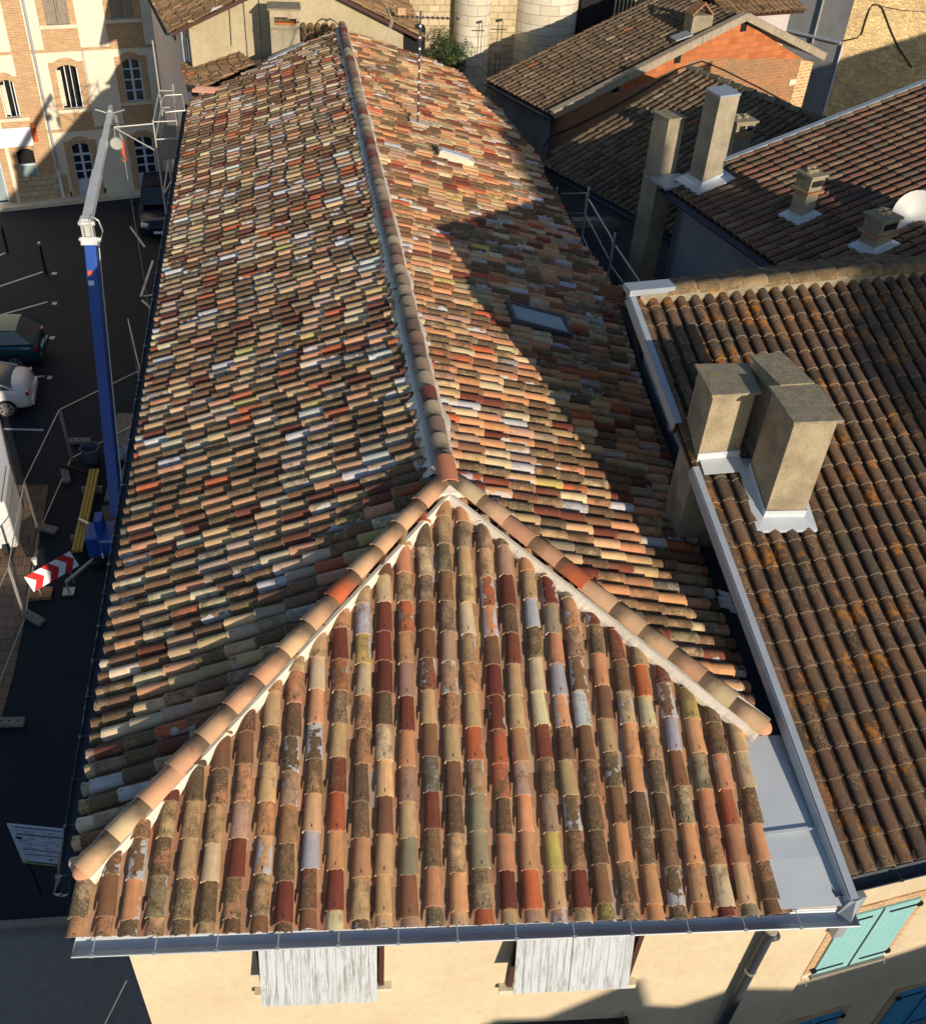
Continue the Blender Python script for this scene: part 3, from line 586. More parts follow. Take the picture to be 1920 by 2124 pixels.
mb = MB(); bb_ = N1-rd*.06+bk*.1; be_ = P_bl-rd*.05+Z3*.05; mb.box((bb_+be_)/2, unit(be_-bb_), rd, np.cross(unit(be_-bb_), rd), np.linalg.norm(be_-bb_)/2, .02, .1); mb.build('barge_board', M['wooddk'], nb)
mb = MB(); 
for a_, b_ in ((N1, V1), (V2, BE)):
    c_ = (a_+b_)/2; mb.box(c_-vn*.16+vs_*.03, vd, vs_, vn, np.linalg.norm(b_-a_)/2-.03, .02, .09)
for tt in (.04, .155, .25, .42, .6, .8):
    q = N1+(BE-N1)*tt; mb.box(q+vs_*.3-vn*.2, vs_, vd, vn, .28, .06, .08)
mb.build('purlin', M['wooddk'], nb)
# walls of B
wx = [(5.0, 5.80), (6.6, 5.88), (9, 6.0), (12.1, 6.14), (13.1, 6.2)]
def rt(x, y):                                              # roof height of B at x, y
    return float(N1[2]-(Bn[0]*(x-N1[0])+Bn[1]*(y-N1[1]))/Bn[2])
mb = MB()
for (ya, xa), (yb, xb) in zip(wx[:-1], wx[1:]): mb.quad((xa, ya, G), (xa, ya, rt(xa, ya)-.16), (xb, yb, rt(xb, yb)-.16), (xb, yb, G))
mb.quad((6.2, 13.1, G), (6.2, 13.1, 2.75), (6.55, 15.6, 1.75), (6.55, 15.6, G))
mb.build('side_wall', M['pinkish'], nb)
WB0 = A3(5.76, 4.90, 0); wbu = unit(A3(.9932, .116, 0)); wbn = A3(wbu[1], -wbu[0], 0)
WB0 = A3(5.78, 4.98, 0)
def fb(px, py): P = on(px, py, WB0, wbn); return float(np.dot(P-WB0, wbu)), float(P[2])
def r2(x, y): return (1400+x/3.504, 1700+y/3.504)
PB = lambda s_, zz, o_: WB0*A3(1, 1, 0)+wbu*s_+wbn*o_+Z3*zz
wall_holes('front_wall', WB0, wbu, 0, 6.5, G, -.12, [], M['wallB'], nb, nrm=wbn)
wtop = [r2(1170, 790), r2(1785, 545), r2(1480, 985), r2(980, 1110)]
a0, zlo = fb(*r2(980, 1110)); a1, zlo2 = fb(*r2(1480, 985)); _, zhi = fb(*r2(1785, 545)); _, zhiL = fb(*r2(1340, 640))
def shutters(a0, a1, zlo, zhi, paint, lab, sill=True, zcap=None):
    w_ = MB(); 
    for sg, x in ((-1, a0), (1, a1)): w_.hexa([PB(x+min(0, sg*.12), zlo, .0), PB(x+max(0, sg*.12), zlo, 0), PB(x+max(0, sg*.12), zlo, .02), PB(x+min(0, sg*.12), zlo, .02)][::-1], [PB(x+min(0, sg*.12), zhi, .0), PB(x+max(0, sg*.12), zhi, 0), PB(x+max(0, sg*.12), zhi, .02), PB(x+min(0, sg*.12), zhi, .02)][::-1])
    w_.hexa([PB(a0-.12, zhi, 0), PB(a1+.12, zhi, 0), PB(a1+.12, zhi, .021), PB(a0-.12, zhi, .021)][::-1], [PB(a0-.12, zhi+.12, 0), PB(a1+.12, zhi+.12, 0), PB(a1+.12, zhi+.12, .021), PB(a0-.12, zhi+.12, .021)][::-1])
    sur = w_.build('window_surround', M['brickY'], nb)
    m_ = (a0+a1)/2
    for x0, x1, hx in ((a0, m_-.004, a0), (m_+.004, a1, a1)):
        q = MB(); k_ = 5
        for i in range(k_):
            xa, xb = x0+(x1-x0)*i/k_+.0008, x0+(x1-x0)*(i+1)/k_-.0008
            q.hexa([PB(xa, zlo, .01), PB(xb, zlo, .01), PB(xb, zlo, .045), PB(xa, zlo, .045)][::-1], [PB(xa, zhi-.005, .01), PB(xb, zhi-.005, .01), PB(xb, zhi-.005, .045), PB(xa, zhi-.005, .045)][::-1])
        s_ = q.build('shutter', paint, sur, lab)
        sg = 1 if hx == a0 else -1
        for zz in (zlo+.13, zhi-.13):
            q = MB(); q.box(PB(hx+sg*.2, zz, .05), wbu, wbn, Z3, .2, .006, .014); q.box(PB(hx-sg*.02, zz, .05), wbu, wbn, Z3, .03, .02, .03); q.build('hinge', M['iron'], s_)
    q = MB(); q.box(PB(m_, (zlo+zhi)/2, .048), wbu, wbn, Z3, .012, .006, (zhi-zlo)/2-.01); q.build('cover_strip', M['zincd'], sur)
    q = MB(); q.box(PB(m_, zlo-.04, .04), wbu, wbn, Z3, (a1-a0)/2+.02, .04, .03); q.build('sill', M['concrete'], sur)
    for x in (a0-.06, a1+.06): MB().box(PB(x, zlo-.02, .014), wbu, wbn, Z3, .075, .014, .045).build('quoin_stone', M['slab'], sur)
    for x in (a0-.06, a1+.06): MB().tube([PB(x, zlo-.12, .02), PB(x, zlo-.14, .07), PB(x+.02, zlo-.2, .08)], .006, 5).build('shutter_stay', M['galv'], sur)
    return sur
shutters(a0, a1, zlo, zhi, M['aqua'], None)
b_0, zt_ = fb(*r2(760, 1486)); b_1, zt2 = fb(*r2(1215, 1375)); print('win', a0, a1, zlo, zhi, b_0, b_1, zt2)
shutters(a0-.02, a1-.0, zt2-(zhi-zlo), zt2, M['aquad'], None)
c_0, zc = fb(*r2(1822, 1200)); shutters(a1+.95, a1+.95+(a1-a0), zt2-(zhi-zlo)+.02, zt2+.02, M['aquad'], None)
half_gutter('gutter', g0+A3(-.27, -.1, -.08), eb_+A3(0, -.1, -.08), nb, .085, M['zincd'])
q = MB(); q.box(PB(.06, -.55, .1), wbu, wbn, Z3, .07, .06, .45); q.build('corner_flashing', M['zincl'], nb)
# chimneys of B
cps = dict(R=((945, 680), (1215, 672), (1365, 875), (1085, 887)), T=((840, 510), (1020, 495), (1200, 665), (1010, 677)), L=((535, 560), (825, 555), (905, 718), (630, 735)))
baseR = onB(*r8(888, 1452)); zR = rise(baseR, r8(0, 889)[1]); print('zR', zR, baseR)
kR = [at(*r8(*p), zR) for p in cps['R']]; kR = [kR[3], kR[2], kR[1], kR[0]]
sR = grow(kR, -.075)
chR = chimney(nb, sR, -1., zR, M['chim'], label='rendered chimney with pitted face, nearest the viewer'); slab('chimney_cap', [p[:2] for p in kR], zR, .035, M['capst'], chR)
zT = zR+.02; kT = [at(*r8(*p), zT) for p in cps['T']]; kT = [kT[3], kT[2], kT[1], kT[0]]; sT = grow(kT, -.08)
chT = chimney(nb, sT, .5, zT, M['chim'], label='chimney half hidden behind the other two'); slab('chimney_cap', [p[:2] for p in kT], zT, .035, M['capst'], chT)
QL = on(1400, 1104, APEX, NRS); zL = 3.12; print('zL', zL, QL)
kL = [at(*r8(*p), zL) for p in cps['L']]; kL = [kL[3], kL[2], kL[1], kL[0]]; sL = grow(kL, -.07)
chL = chimney(nb, sL, .2, zL, M['chim'], label='chimney rising from the verge wall'); slab('chimney_cap', [p[:2] for p in kL], zL, .035, M['capst'], chL)
print('caps', [np.round(p[:2], 2).tolist() for p in kR+kT+kL])
def apron(c4, g, P0, N, parent, h=.12, mat=None, th=.03):
    """metal skirt round a stack where it meets a roof plane"""
    N = np.array(N, float); zf = lambda x, y: float(P0[2]-(N[0]*(x-P0[0])+N[1]*(y-P0[1]))/N[2])
    o_ = grow(c4, g*1.4); i_ = grow(c4, .02); mb = MB()
    for i in range(4):
        j = (i+1) % 4; O = lambda p, dz: (p[0], p[1], zf(p[0], p[1])+dz)
        mb.quad(O(o_[i], .075), O(o_[j], .075), O(i_[j], .1), O(i_[i], .1)); mb.quad(O(i_[i], .09), O(i_[j], .09), O(i_[j], .09+h), O(i_[i], .09+h)); mb.quad(O(o_[i], .075), O(o_[i], .03), O(o_[j], .03), O(o_[j], .075))
    return mb.build('chimney_flashing', mat or M['zinc'], parent)
apron(sR, .17, N1, Bn, chR); 
_l = [A3(p[0], p[1], 0) for p in sL]; _u = unit(_l[1]-_l[0]); _v = A3(-_u[1], _u[0], 0); _z = float(N1[2]-(Bn[0]*(_l[0][0]-N1[0])+Bn[1]*(_l[0][1]-N1[1]))/Bn[2])
_m = MB(); _c = (_l[0]+_l[1])/2; _h = float(np.linalg.norm(_l[1]-_l[0]))/2
_m.box(_c-_v*.012+Z3*(_z+.13), _u, _v, Z3, _h+.01, .008, .07); _m.box(_c-_v*.12+_u*.03+Z3*(_z+.045), _u, _v+Z3*.4, np.cross(_u, unit(_v+Z3*.4)), _h, .12, .012); _m.build('chimney_flashing', M['zinc'], chL)
# ================================================================== house C (upper right, terracotta rows)
hc = thing('house', (13, 20, G), 'house with neat dark red tile roof rising to the right edge behind the near roof', 'house')
zC = 1.4; Ca = at(*r4(705, 490), zC); Cb = at(*r4(1190, 830), zC); ce = unit(Cb-Ca); cup = A3(-ce[1], ce[0], 0); cup = cup if cup[0] > 0 else -cup
cu3 = unit(cup+Z3*.254); RUN = 7.6
Cf = Cb+ce*2.5
outC = [Ca, Cf, Cf+cup*RUN+Z3*RUN*.254, Ca+cup*RUN+Z3*RUN*.254]
roof('roof_slope', Cf, -ce, Cf+cu3, outC, .235, .40, PAL_R, M['tileC'], hc, r=.088, jit=.35, lich=(.45, .25), limep=0., tap=.86, seg=6, over=.03)
cn = unit(np.cross(-ce, cu3)); cn = cn if cn[2] > 0 else -cn
mb = MB(); a_ = Ca-ce*.03+cu3*.6; b_ = a_+cu3*(RUN); mb.box((a_+b_)/2+cn*.07, cu3, ce, cn, RUN/2, .07, .02); mb.box((a_+b_)/2-ce*.06-cn*.02, cu3, ce, cn, RUN/2, .01, .09); mb.build('verge_flashing', M['zincl'], hc)
half_gutter('gutter', Ca-ce*.05-cup*.1-Z3*.06, Cf-cup*.1-Z3*.06, hc, .09, M['zincd'], clips=False)
wC = Ca+cup*.45; wD = Cf+cup*.45
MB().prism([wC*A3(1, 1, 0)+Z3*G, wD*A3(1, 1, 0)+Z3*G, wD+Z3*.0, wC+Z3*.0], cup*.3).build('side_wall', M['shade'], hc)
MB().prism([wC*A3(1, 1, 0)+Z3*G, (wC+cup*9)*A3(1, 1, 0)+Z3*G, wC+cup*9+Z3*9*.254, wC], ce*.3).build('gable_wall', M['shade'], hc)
def stack(parent, bl, br, top_y, P0, N, depth, mat, label=None, zbot=None, side=None):
    """square stack from its two front base corners and the height of its top"""
    A_ = on(*bl, P0, N); B_ = on(*br, P0, N); B_[2] = A_[2]; u_ = unit(B_-A_); v_ = A3(-u_[1], u_[0], 0)
    z1 = rise(A_, top_y); c4 = [A_[:2], B_[:2], (B_+v_*depth)[:2], (A_+v_*depth)[:2]]; return c4, z1
# tall rendered stack at the eave corner of C: front-left base r4(810,445)-(855,495)-(935,480)
pF = on(*r4(855, 492), Ca, cn); pR = on(*r4(938, 478), Ca, cn); pLb = on(*r4(812, 450), Ca, cn)
zt1 = rise(pF, r4(0, 100)[1]); top4 = [at(*r4(*p), zt1) for p in ((940, 108), (1024, 97), (965, 60), (880, 75))]
ch = chimney(hc, [p[:2] for p in top4], -3., zt1, M['cement'], label='tall plain rendered chimney at the eave corner'); slab('chimney_cap', grow([p[:2] for p in top4], .02), zt1, .04, M['zincl'], ch)
apron([p[:2] for p in top4], .22, Ca, cn, ch, .1)
print('tallC', zt1, np.round(top4, 2).tolist())
mb = MB(); q = Ca+cup*.2; mb.box(q+Z3*.08-ce*.05, ce, cup, Z3, .35, .4, .03); mb.build('eave_flashing', M['zincl'], hc)
# courtyard pier below that stack
pz = at(*r4(800, 870), -2.2)
def pot_chimney(parent, base, top_y, w2, d2, label, u_, apr=True, P0=None, N=None):
    v_ = A3(-u_[1], u_[0], 0); z1 = rise(base, top_y); c = base
    c4 = [(c+u_*a+v_*b)[:2] for a, b in ((0, 0), (w2, 0), (w2, d2), (0, d2))]
    h = z1-base[2]; zz = base[2]-.6
    o = chimney(parent, c4, zz, z1-.38, M['cement'], label=label)
    MB().hexa([(*p, z1-.38) for p in grow(c4, .02)], [(*p, z1-.05) for p in grow(c4, .05)]).build('chimney_head', M['capst'], o)
    slab('head_course', grow(c4, .1), z1-.42, .05, M['brickL'], o); slab('head_course', grow(c4, .1), z1-.08, .05, M['capst'], o)
    q = MB(); 
    for k_ in (.28, .72): 
        p = c+u_*w2*k_+v_*d2*.5; q.tube([(p[0], p[1], z1-.05), (p[0], p[1], z1+.05)], .075, 10, caps=False); q.tube([(p[0], p[1], z1-.03), (p[0], p[1], z1+.0)], .06, 10)
    q.build('flue', M['capst'], o)
    q = MB()
    for k_ in (.28, .72): p = c+u_*w2*k_-v_*.052; q.box(A3(p[0], p[1], z1-.2), u_, v_, Z3, .07, .006, .06)
    q.build('flue_opening', M['black'], o)
    if apr: apron(c4, .14, P0, N, o, .08, M['zinc'])
    return o
uE = unit(A3(.99, .10, 0))
pot_chimney(hc, on(1657, 463, Ca, cn), 362, .33, .36, 'small rendered chimney with brick head and round flue mouths', unit(A3(.94, .34, 0)), True, Ca, cn)
pot_chimney(hc, on(1808, 530, Ca, cn), 452, .42, .4, 'short shaded chimney in front of the satellite dish', unit(A3(.94, .34, 0)), True, Ca, cn)
# ================================================================== house D (dark roof in the middle)
hd = thing('house', (12, 26, G), 'house with dark weathered roof in shade below the orange brick gable', 'house')
zD = -.2; Da = at(*r4(190, 400), zD); Db = at(*r4(720, 690), zD); de = unit(Db-Da); dup_ = A3(-de[1], de[0], 0); dup_ = dup_ if dup_[0] > 0 else -dup_
du3 = unit(dup_+Z3*.33); dn = unit(np.cross(-de, du3)); dn = dn if dn[2] > 0 else -dn
DT = on(*r3(872, 275), Da, dn); DR = float(np.dot(DT-Da, du3)); DTs = float(np.dot(DT-Da, de)); print('D ridge', DT, DR, DTs)
Df = Db+de*3.; rl = np.dot
DA0 = Da-de*.3
outD = [DA0, Df, Df+du3*DR, DT]
roof('roof_slope', Df, -de, Df+du3, outD, .235, .40, PAL_C, M['tileC'], hd, r=.092, jit=.8, lich=(.7, .25), limep=.0, seg=6)
Dr0 = DT; Dr1 = DT+de*9
cap_line('ridge_cap', Dr1+Z3*.03, Dr0+Z3*.03, hd, .13, .42, [(110, 104, 84), (90, 86, 70)], 0., M['tileC'])
bk2 = [Dr0, Dr1, Dr1+dup_*4-Z3*1.4, Dr0+dup_*4-Z3*1.4]
MB().prism(bk2, (0, 0, -.1)).build('rear_slope', M['tileC'], hd)
half_gutter('gutter', DA0-dup_*.1-Z3*.05, Df-dup_*.1-Z3*.05, hd, .08, M['zincd'], clips=False)
wa = DA0+dup_*.4; wb = Df+dup_*.4
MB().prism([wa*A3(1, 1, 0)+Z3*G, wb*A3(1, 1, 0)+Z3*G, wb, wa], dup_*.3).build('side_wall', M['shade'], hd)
# white stack beside D, rising out of the courtyard
q0 = at(*r4(640, 880), -3.0)
pW = on(*r4(560, 640), Da-dup_*.1, dup_)   # passes just outside the eave
zW = rise(pW, r4(0, 200)[1]-14); 
zW = 2.75
tW = [at(*r4(*p), zW) for p in ((718, 208), (800, 197), (735, 165), (645, 170))]
chW = chimney(hd, [p[:2] for p in grow([t[:2] for t in tW], -.06)], G, zW, M['cement'], label='free standing pale chimney rising out of the courtyard')
slab('chimney_cap', [t[:2] for t in tW], zW, .035, M['capst'], chW); print('W', np.round(tW, 2).tolist())
mb = MB(); uu = unit(tW[3]-tW[0]); nn_ = A3(-uu[1], uu[0], 0)
c_ = (tW[0]+tW[3])/2; cc = sum(tW)/4; nn_ = unit(c_-cc)*A3(1, 1, 0); mb.box(c_-nn_*.055-Z3*.14, uu, nn_, Z3, .17, .012, .11); mb.build('flue_opening', M['black'], chW)
pot_chimney(hd, on(*r4(985, 355), Ca, cn)+A3(.75, 1.6, -.2), r4(0, 205)[1], .5, .45, 'small stone chimney with a stepped head behind the tall stack', unit(A3(.97, .2, 0)), False)
# ================================================================== house E (orange brick gable)
he = thing('house', (13, 33, G), 'house with orange brick gable end and timber verge boards under a dark tile roof', 'house')
zE = -.2; Ea = at(*r3(60, 320), zE); Eb = at(*r3(325, 463), zE); ee = unit(Eb-Ea); eup = A3(-ee[1], ee[0], 0); eup = eup if eup[0] > 0 else -eup
e3 = unit(eup+Z3*.30); en = unit(np.cross(-ee, e3)); en = en if en[2] > 0 else -en
ET = on(*r3(1100, 68), Eb, unit(ee*A3(1, 1, 0))); RE = float(np.dot(ET-Eb, eup)); ERZ = ET[2]; print('E', Ea, Eb, ET, RE)
e3 = unit(ET-Eb-ee*np.dot(ET-Eb, ee)); en = unit(np.cross(-ee, e3)); en = en if en[2] > 0 else -en; UL = float(np.dot(ET-Eb, e3))
Eback = -ee
outE = [Eb, Ea-ee*.0, Ea+e3*1.2, Eb+Eback*14+e3*UL, ET]
outE = [Eb, Ea, Ea+e3*UL, ET]; EL = float(np.linalg.norm(Ea-Eb))
roof('roof_slope', Eb, -ee, Eb+e3, outE, .235, .40, PAL_C, M['tileC'], he, r=.092, jit=.8, lich=(.6, .28), limep=.0, seg=6, label='left slope')
ER = at(*r3(1412, 232), 0.); ER = on(*r3(1412, 228), Eb, unit(ee*A3(1, 1, 0)))
f3 = unit(ER-ET); fl = np.linalg.norm(ER-ET)
MB().prism([ET, ER, ER+Eback*EL, ET+Eback*EL], (0, 0, -.08)).build('roof_slope', M['tileC'], he)
wn2 = unit(ee*A3(1, 1, 0))                                  # gable faces along ee
ins = Eback*.28
def onE(px, py): return on(px, py, Eb+ins, wn2)
gl = Eb+ins+eup*.35; gr = ER+ins-eup*.7; pk = ET+ins-Z3*.12
split_l = onE(*r3(440, 400)); 
# upper orange brick, lower weathered brick as butted pieces
mid_ = onE(*r3(900, 235)); yz = mid_[2]
def lerp(a, b, t): return a+(b-a)*t
tl_ = (yz-gl[2])/(pk[2]-gl[2]); pl = lerp(gl, pk, max(tl_, 0)) if tl_ > 0 else gl
tr_ = (yz-gr[2])/(pk[2]-gr[2]); pr = lerp(gr, pk, max(tr_, 0)) if tr_ > 0 else gr+Z3*0
mb = MB(); oa = onE(*r3(596, 336)); P_ = [oa, onE(*r3(600, 375)), mid_, onE(*r3(1310, 235)), gr-Z3*.1, pk]; mb.prism(P_, Eback*.3); mb.build('gable_wall', M['brickO'], he, 'orange brick upper gable')
mb = MB(); P_ = [gl*A3(1, 1, 0)+Z3*G, gr*A3(1, 1, 0)+Z3*G, gr-Z3*.1, onE(*r3(1310, 235)), mid_, onE(*r3(600, 375)), oa, gl-Z3*.06]; mb.prism(P_, Eback*.29); mb.build('gable_wall', M['brickL'], he, 'older brown brick below')
qa = onE(*r3(1318, 240)); qb = onE(*r3(1368, 248)); 
mb = MB(); mb.prism([A3(qa[0], qa[1], G)+ee*.02, A3(qb[0], qb[1], G)+ee*.02, A3(qb[0], qb[1], qb[2])+ee*.02, A3(qa[0], qa[1], qb[2]+.15)+ee*.02], Eback*.2); mb.build('corner_quoin', M['brickQ'], he)
MB().prism([gl*A3(1, 1, 0)+Z3*G, gl-Z3*.1, (gl-Z3*.1)+Eback*(EL-.3), gl*A3(1, 1, 0)+Eback*(EL-.3)+Z3*G], eup*.3).build('side_wall', M['shade'], he)
mb = MB()
for a_, b_ in ((Eb, ET), (ET, ER)):
    d_ = unit(b_-a_); n_ = unit(np.cross(ee, d_)); n_ = n_ if n_[2] > 0 else -n_
    bb = MB(); bb.box((a_+b_)/2+n_*.01+ee*.04, d_, ee, n_, np.linalg.norm(b_-a_)/2+.02, .02, .11); bb.box((a_+b_)/2+n_*.13-ee*.06, d_, ee, n_, np.linalg.norm(b_-a_)/2+.03, .12, .02); bb.build('verge_board', M['verge'], he)
for px_ in ((822, 235), (1088, 108), (575, 350)):
    q = onE(*r3(*px_)); MB().box(q+ee*.01, eup, ee, Z3, .13, .02, .13).build('putlog_hole', M['black'], he)
q = MB(); q.box(onE(*r3(1282, 328))+ee*.02, eup, ee, Z3, .16, .03, .1); q.build('pale_block', M['slab'], he)
half_gutter('gutter', Ea-eup*.1-Z3*.06, Eb-eup*.1-Z3*.06, he, .08, M['zincd'], clips=False)
bx = on(*r3(872, 148), Eb, en); zx = rise(bx, r3(0, 22)[1]); bu = unit(eup+ee*.25); bv = A3(-bu[1], bu[0], 0)
c4 = [(bx+bu*a+bv*b)[:2] for a, b in ((0, 0), (.75, 0), (.75, .55), (0, .55))]; chE = chimney(he, c4, bx[2]-.5, zx-.3, M['capst'], label='rendered chimney with tent of leaning tiles')
ctr = bx+bu*.37+bv*.27
for sg in (-1, 1): cc_ = A3(ctr[0], ctr[1], zx-.12)+bu*sg*.19; MB().box(cc_, bu*1+Z3*(-sg*.9), bv, np.cross(unit(bu+Z3*(-sg*.9)), bv), .27, .26, .02).build('cowl_tile', M['brickL'], chE)
MB().box(bx+bu*-.35+Z3*.06-bv*.05, bu+Z3*.3, bv, Z3, .3, .25, .02).build('chimney_flashing', M['zincl'], chE)
# cable along the brick gable
cp = [onE(*r3(*p))+ee*.05 for p in ((280, 590), (310, 545), (420, 500), (560, 430), (700, 350), (820, 275), (920, 243), (1000, 275), (1140, 345), (1290, 425))]
tag(MB().tube(cp, .022, 6).build('cable', M['cable'], None, None, True), 'black cable draped along the brown brick wall above the dark roof', 'cable')
# little house behind E with coarse tiles along the top edge
hk = thing('house', (19, 38, G), 'low roof of thick brown tiles at the top edge behind the brick gable', 'house')
zK = 1.0
ka = at(*(1500+250/4.338, 118/4.338), zK); kb = at(*(1500+735/4.338, 85/4.338), zK); ke = unit(kb-ka); ku = A3(-ke[1], ke[0], 0); ku = ku if ku[1] > 0 else -ku; ka = ka-ke*1.2; k3 = unit(ku+Z3*.3)
roof('roof_slope', ka, ke, ka+k3, [ka, kb, kb+k3*4, ka+k3*4], .26, .42, PAL_F, M['tileF'], hk, r=.11, lich=(.6, .25), limep=0, seg=6)
MB().prism([ka*A3(1, 1, 0)+ku*.5+Z3*G, kb*A3(1, 1, 0)+ku*.5-ke*.25+Z3*G, kb+ku*.5-ke*.25-Z3*.02, ka+ku*.5-Z3*.02], ku*.3).build('front_wall', M['pinkish'], hk)
# ================================================================== stone tower at the right edge, with the render-covered flank
ht = thing('building', (22, 41, G), 'old rubble stone building at the top right, half in sun, with a smooth grey flank', 'building')
def r9(x, y): return (1500+x/4.338, y/4.338)
T0 = at(*r9(880, 1060), -4.5); T1 = A3(T0[0]+9., T0[1]-1.2, -4.5)
t0_ = at(*r9(1040, 530), 0.); 
Tb = on(*r9(1180, 0), T0, unit(A3(.13, .99, 0))); ZT = 9.
tu = unit(A3(.99, -.13, 0)); tn = A3(-.13, -.99, 0)
MB().prism([T0*A3(1, 1, 0)+Z3*G, T0*A3(1, 1, 0)+tu*12+Z3*G, T0*A3(1, 1, 0)+tu*12+Z3*ZT, T0*A3(1, 1, 0)+Z3*ZT], -tn*.4).build('stone_wall', M['rubble'], ht)
fl0 = T0*A3(1, 1, 0); fl1 = at(*r9(655, 965), -3.5)*A3(1, 1, 0); fl1 = fl0+unit(A3(-.62, .78, 0))*4.2
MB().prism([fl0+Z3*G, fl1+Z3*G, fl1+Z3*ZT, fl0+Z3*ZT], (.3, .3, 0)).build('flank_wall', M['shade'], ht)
fn_ = unit(np.cross(unit(fl1-fl0), Z3)); fn_ = fn_ if fn_[1] < 0 else -fn_
def ofl(px, py): return on(px, py, fl0, fn_)
a_, b_ = ofl(*r9(560, 265)), ofl(*r9(1060, 380)); MB().tube([a_+fn_*.08, b_+fn_*.08], .07, 8).build('gutter', M['zincl'], ht)
a_ = ofl(*r9(905, 0)); b_ = ofl(*r9(805, 385)); MB().tube([A3(a_[0], a_[1], a_[2]+1)+fn_*.08, a_+fn_*.08, b_+fn_*.08], .045, 8).build('downpipe', M['galv'], ht)
MB().tube([fl0+tn*.08+Z3*-6, fl0+tn*.08+Z3*ofl(*r9(1060, 400))[2]], .04, 8).build('downpipe', M['pvc'], ht)
def ot(px, py): return on(px, py, T0, tn)+tn*.05
cc = [ot(*r9(*p)) for p in ((1080, 362), (1200, 335), (1240, 300), (1275, 180), (1310, 80), (1345, 35), (1400, 40), (1430, 75), (1500, 260), (1570, 420), (1690, 600))]
tag(MB().tube(cc, .03, 6).build('cable', M['cable'], None, None, True), 'black cable looping up over the sunlit rubble wall at the top right', 'cable')
tag(MB().tube([ot(*r9(*p))+tn*.02 for p in ((1400, 45), (1600, 85), (1822, 100))], .012, 5).build('cable', M['cable'], None, None, True), 'thin wire running right from the cable bracket on the rubble wall', 'wire')
# ================================================================== church
hch = thing('church', (9, 46, G), 'pale limestone church with a round buttress at the top of the picture', 'church')
def r10(x, y): return (620+x/4.338, y/4.338)
Wc0 = A3(3.3, 40.6, 0); cu = unit(A3(1, .05, 0)); cnn = A3(.05, -1, 0); cnn = unit(cnn)
def och(px, py): return on(px, py, Wc0, cnn)
MB().prism([Wc0+Z3*G, Wc0+cu*4.2+Z3*G, Wc0+cu*4.2+Z3*12, Wc0+Z3*12], -cnn*.5).build('nave_wall', M['stoneS'], hch)
p1 = och(*r10(1330, 200)); p2 = och(*r10(1700, 200))
cxm = (p1+p2)/2; rad = float(np.linalg.norm((p2-p1)[:2])/2)*.86; cc = cxm*A3(1, 1, 0)+A3(.12, -.35, 0); print('buttress', cc, rad)
def drum(c, r, z0, z1, mat, name, parent, n=40):
    V = []; F = []
    zs = np.arange(z0, z1, .5)
    for z in zs:
        for k in range(n): V.append((c[0]+r*math.cos(2*math.pi*k/n), c[1]+r*math.sin(2*math.pi*k/n), z))
    for i in range(len(zs)-1):
        for k in range(n): F.append((i*n+k, i*n+(k+1) % n, (i+1)*n+(k+1) % n, (i+1)*n+k))
    o = link(name, V, F, mat, parent, None, False); L = o.data.uv_layers[0]
    for p in o.data.polygons:
        ks = [v % n for v in p.vertices]; wrap = max(ks)-min(ks) > 2
        for li in p.loop_indices:
            vi = o.data.loops[li].vertex_index; k = vi % n; k = k+n if wrap and k < 3 else k; L.data[li].uv = (k/n*2*math.pi*r, zs[vi//n]-z0)
    o.data.polygons.foreach_set('use_smooth', [True]*len(o.data.polygons)); return o
drum(cc, rad, G, 12, M['stone'], 'round_buttress', hch)
w2 = Wc0+cu*4.2; w2b = w2+unit(A3(.75, .35, 0))*3.4
cr = p2+A3(.1, .1, 0); e2 = cr*A3(1, 1, 0)
MB().prism([Wc0+cu*4.2+Z3*G, Wc0+cu*7.6+Z3*G, Wc0+cu*7.6+Z3*12, Wc0+cu*4.2+Z3*12], -cnn*.48).build('nave_wall', M['stoneS'], hch, 'wall right of the round buttress')
dk = och(*r3(400, 100)); base = dk*A3(1, 1, 0)
d2 = och(*r3(215, 100))*A3(1, 1, 0); drum(d2+A3(.8, .4, 0), 1.3, G, 12, M['stone'], 'round_buttress', hch)
s0_ = och(*r3(420, 20))*A3(1, 1, 0)
MB().prism([s0_+Z3*G, s0_+cu*6+Z3*G, s0_+cu*6+Z3*12, s0_+Z3*12], cnn*.5).build('recessed_bay', M['black'], hch)
for k_ in range(6):
    q = s0_+cu*(1.35+.16*k_)+cnn*.6; MB().tube([q+Z3*0, q+Z3*12], .04, 6).build('organ_like_column', M['stoneS'], hch)
for (x0, x1) in ((940, 1000),):
    a_ = och(*r10(940, 300)); b_ = och(*r10(1000, 300)); 
# ================================================================== house F (yellow gable at the far end)
hf = thing('house', (1, 37, G), 'house with yellow rendered gable wall facing the far end of the long roof', 'house')
Fa = at(396, 123, .25); Fb = on(838, 101, A3(XR, 34.6, 0), A3(0, 1, 0)); Fb = A3(Fb[0], 34.9, 0); Fa = A3(Fa[0], Fa[1], 0); fu = unit(Fb-Fa); fnn = A3(fu[1], -fu[0], 0)
def oF(px, py, d=0.): return on(px, py, Fa+fnn*d, fnn)
def r11(x, y): return (340+x/6.0733, y/6.0733)
vl = oF(*r11(300, 262)); vr = oF(*r10(945, 62)); W_ = float(np.dot(vr-vl, fu)); half = W_/2
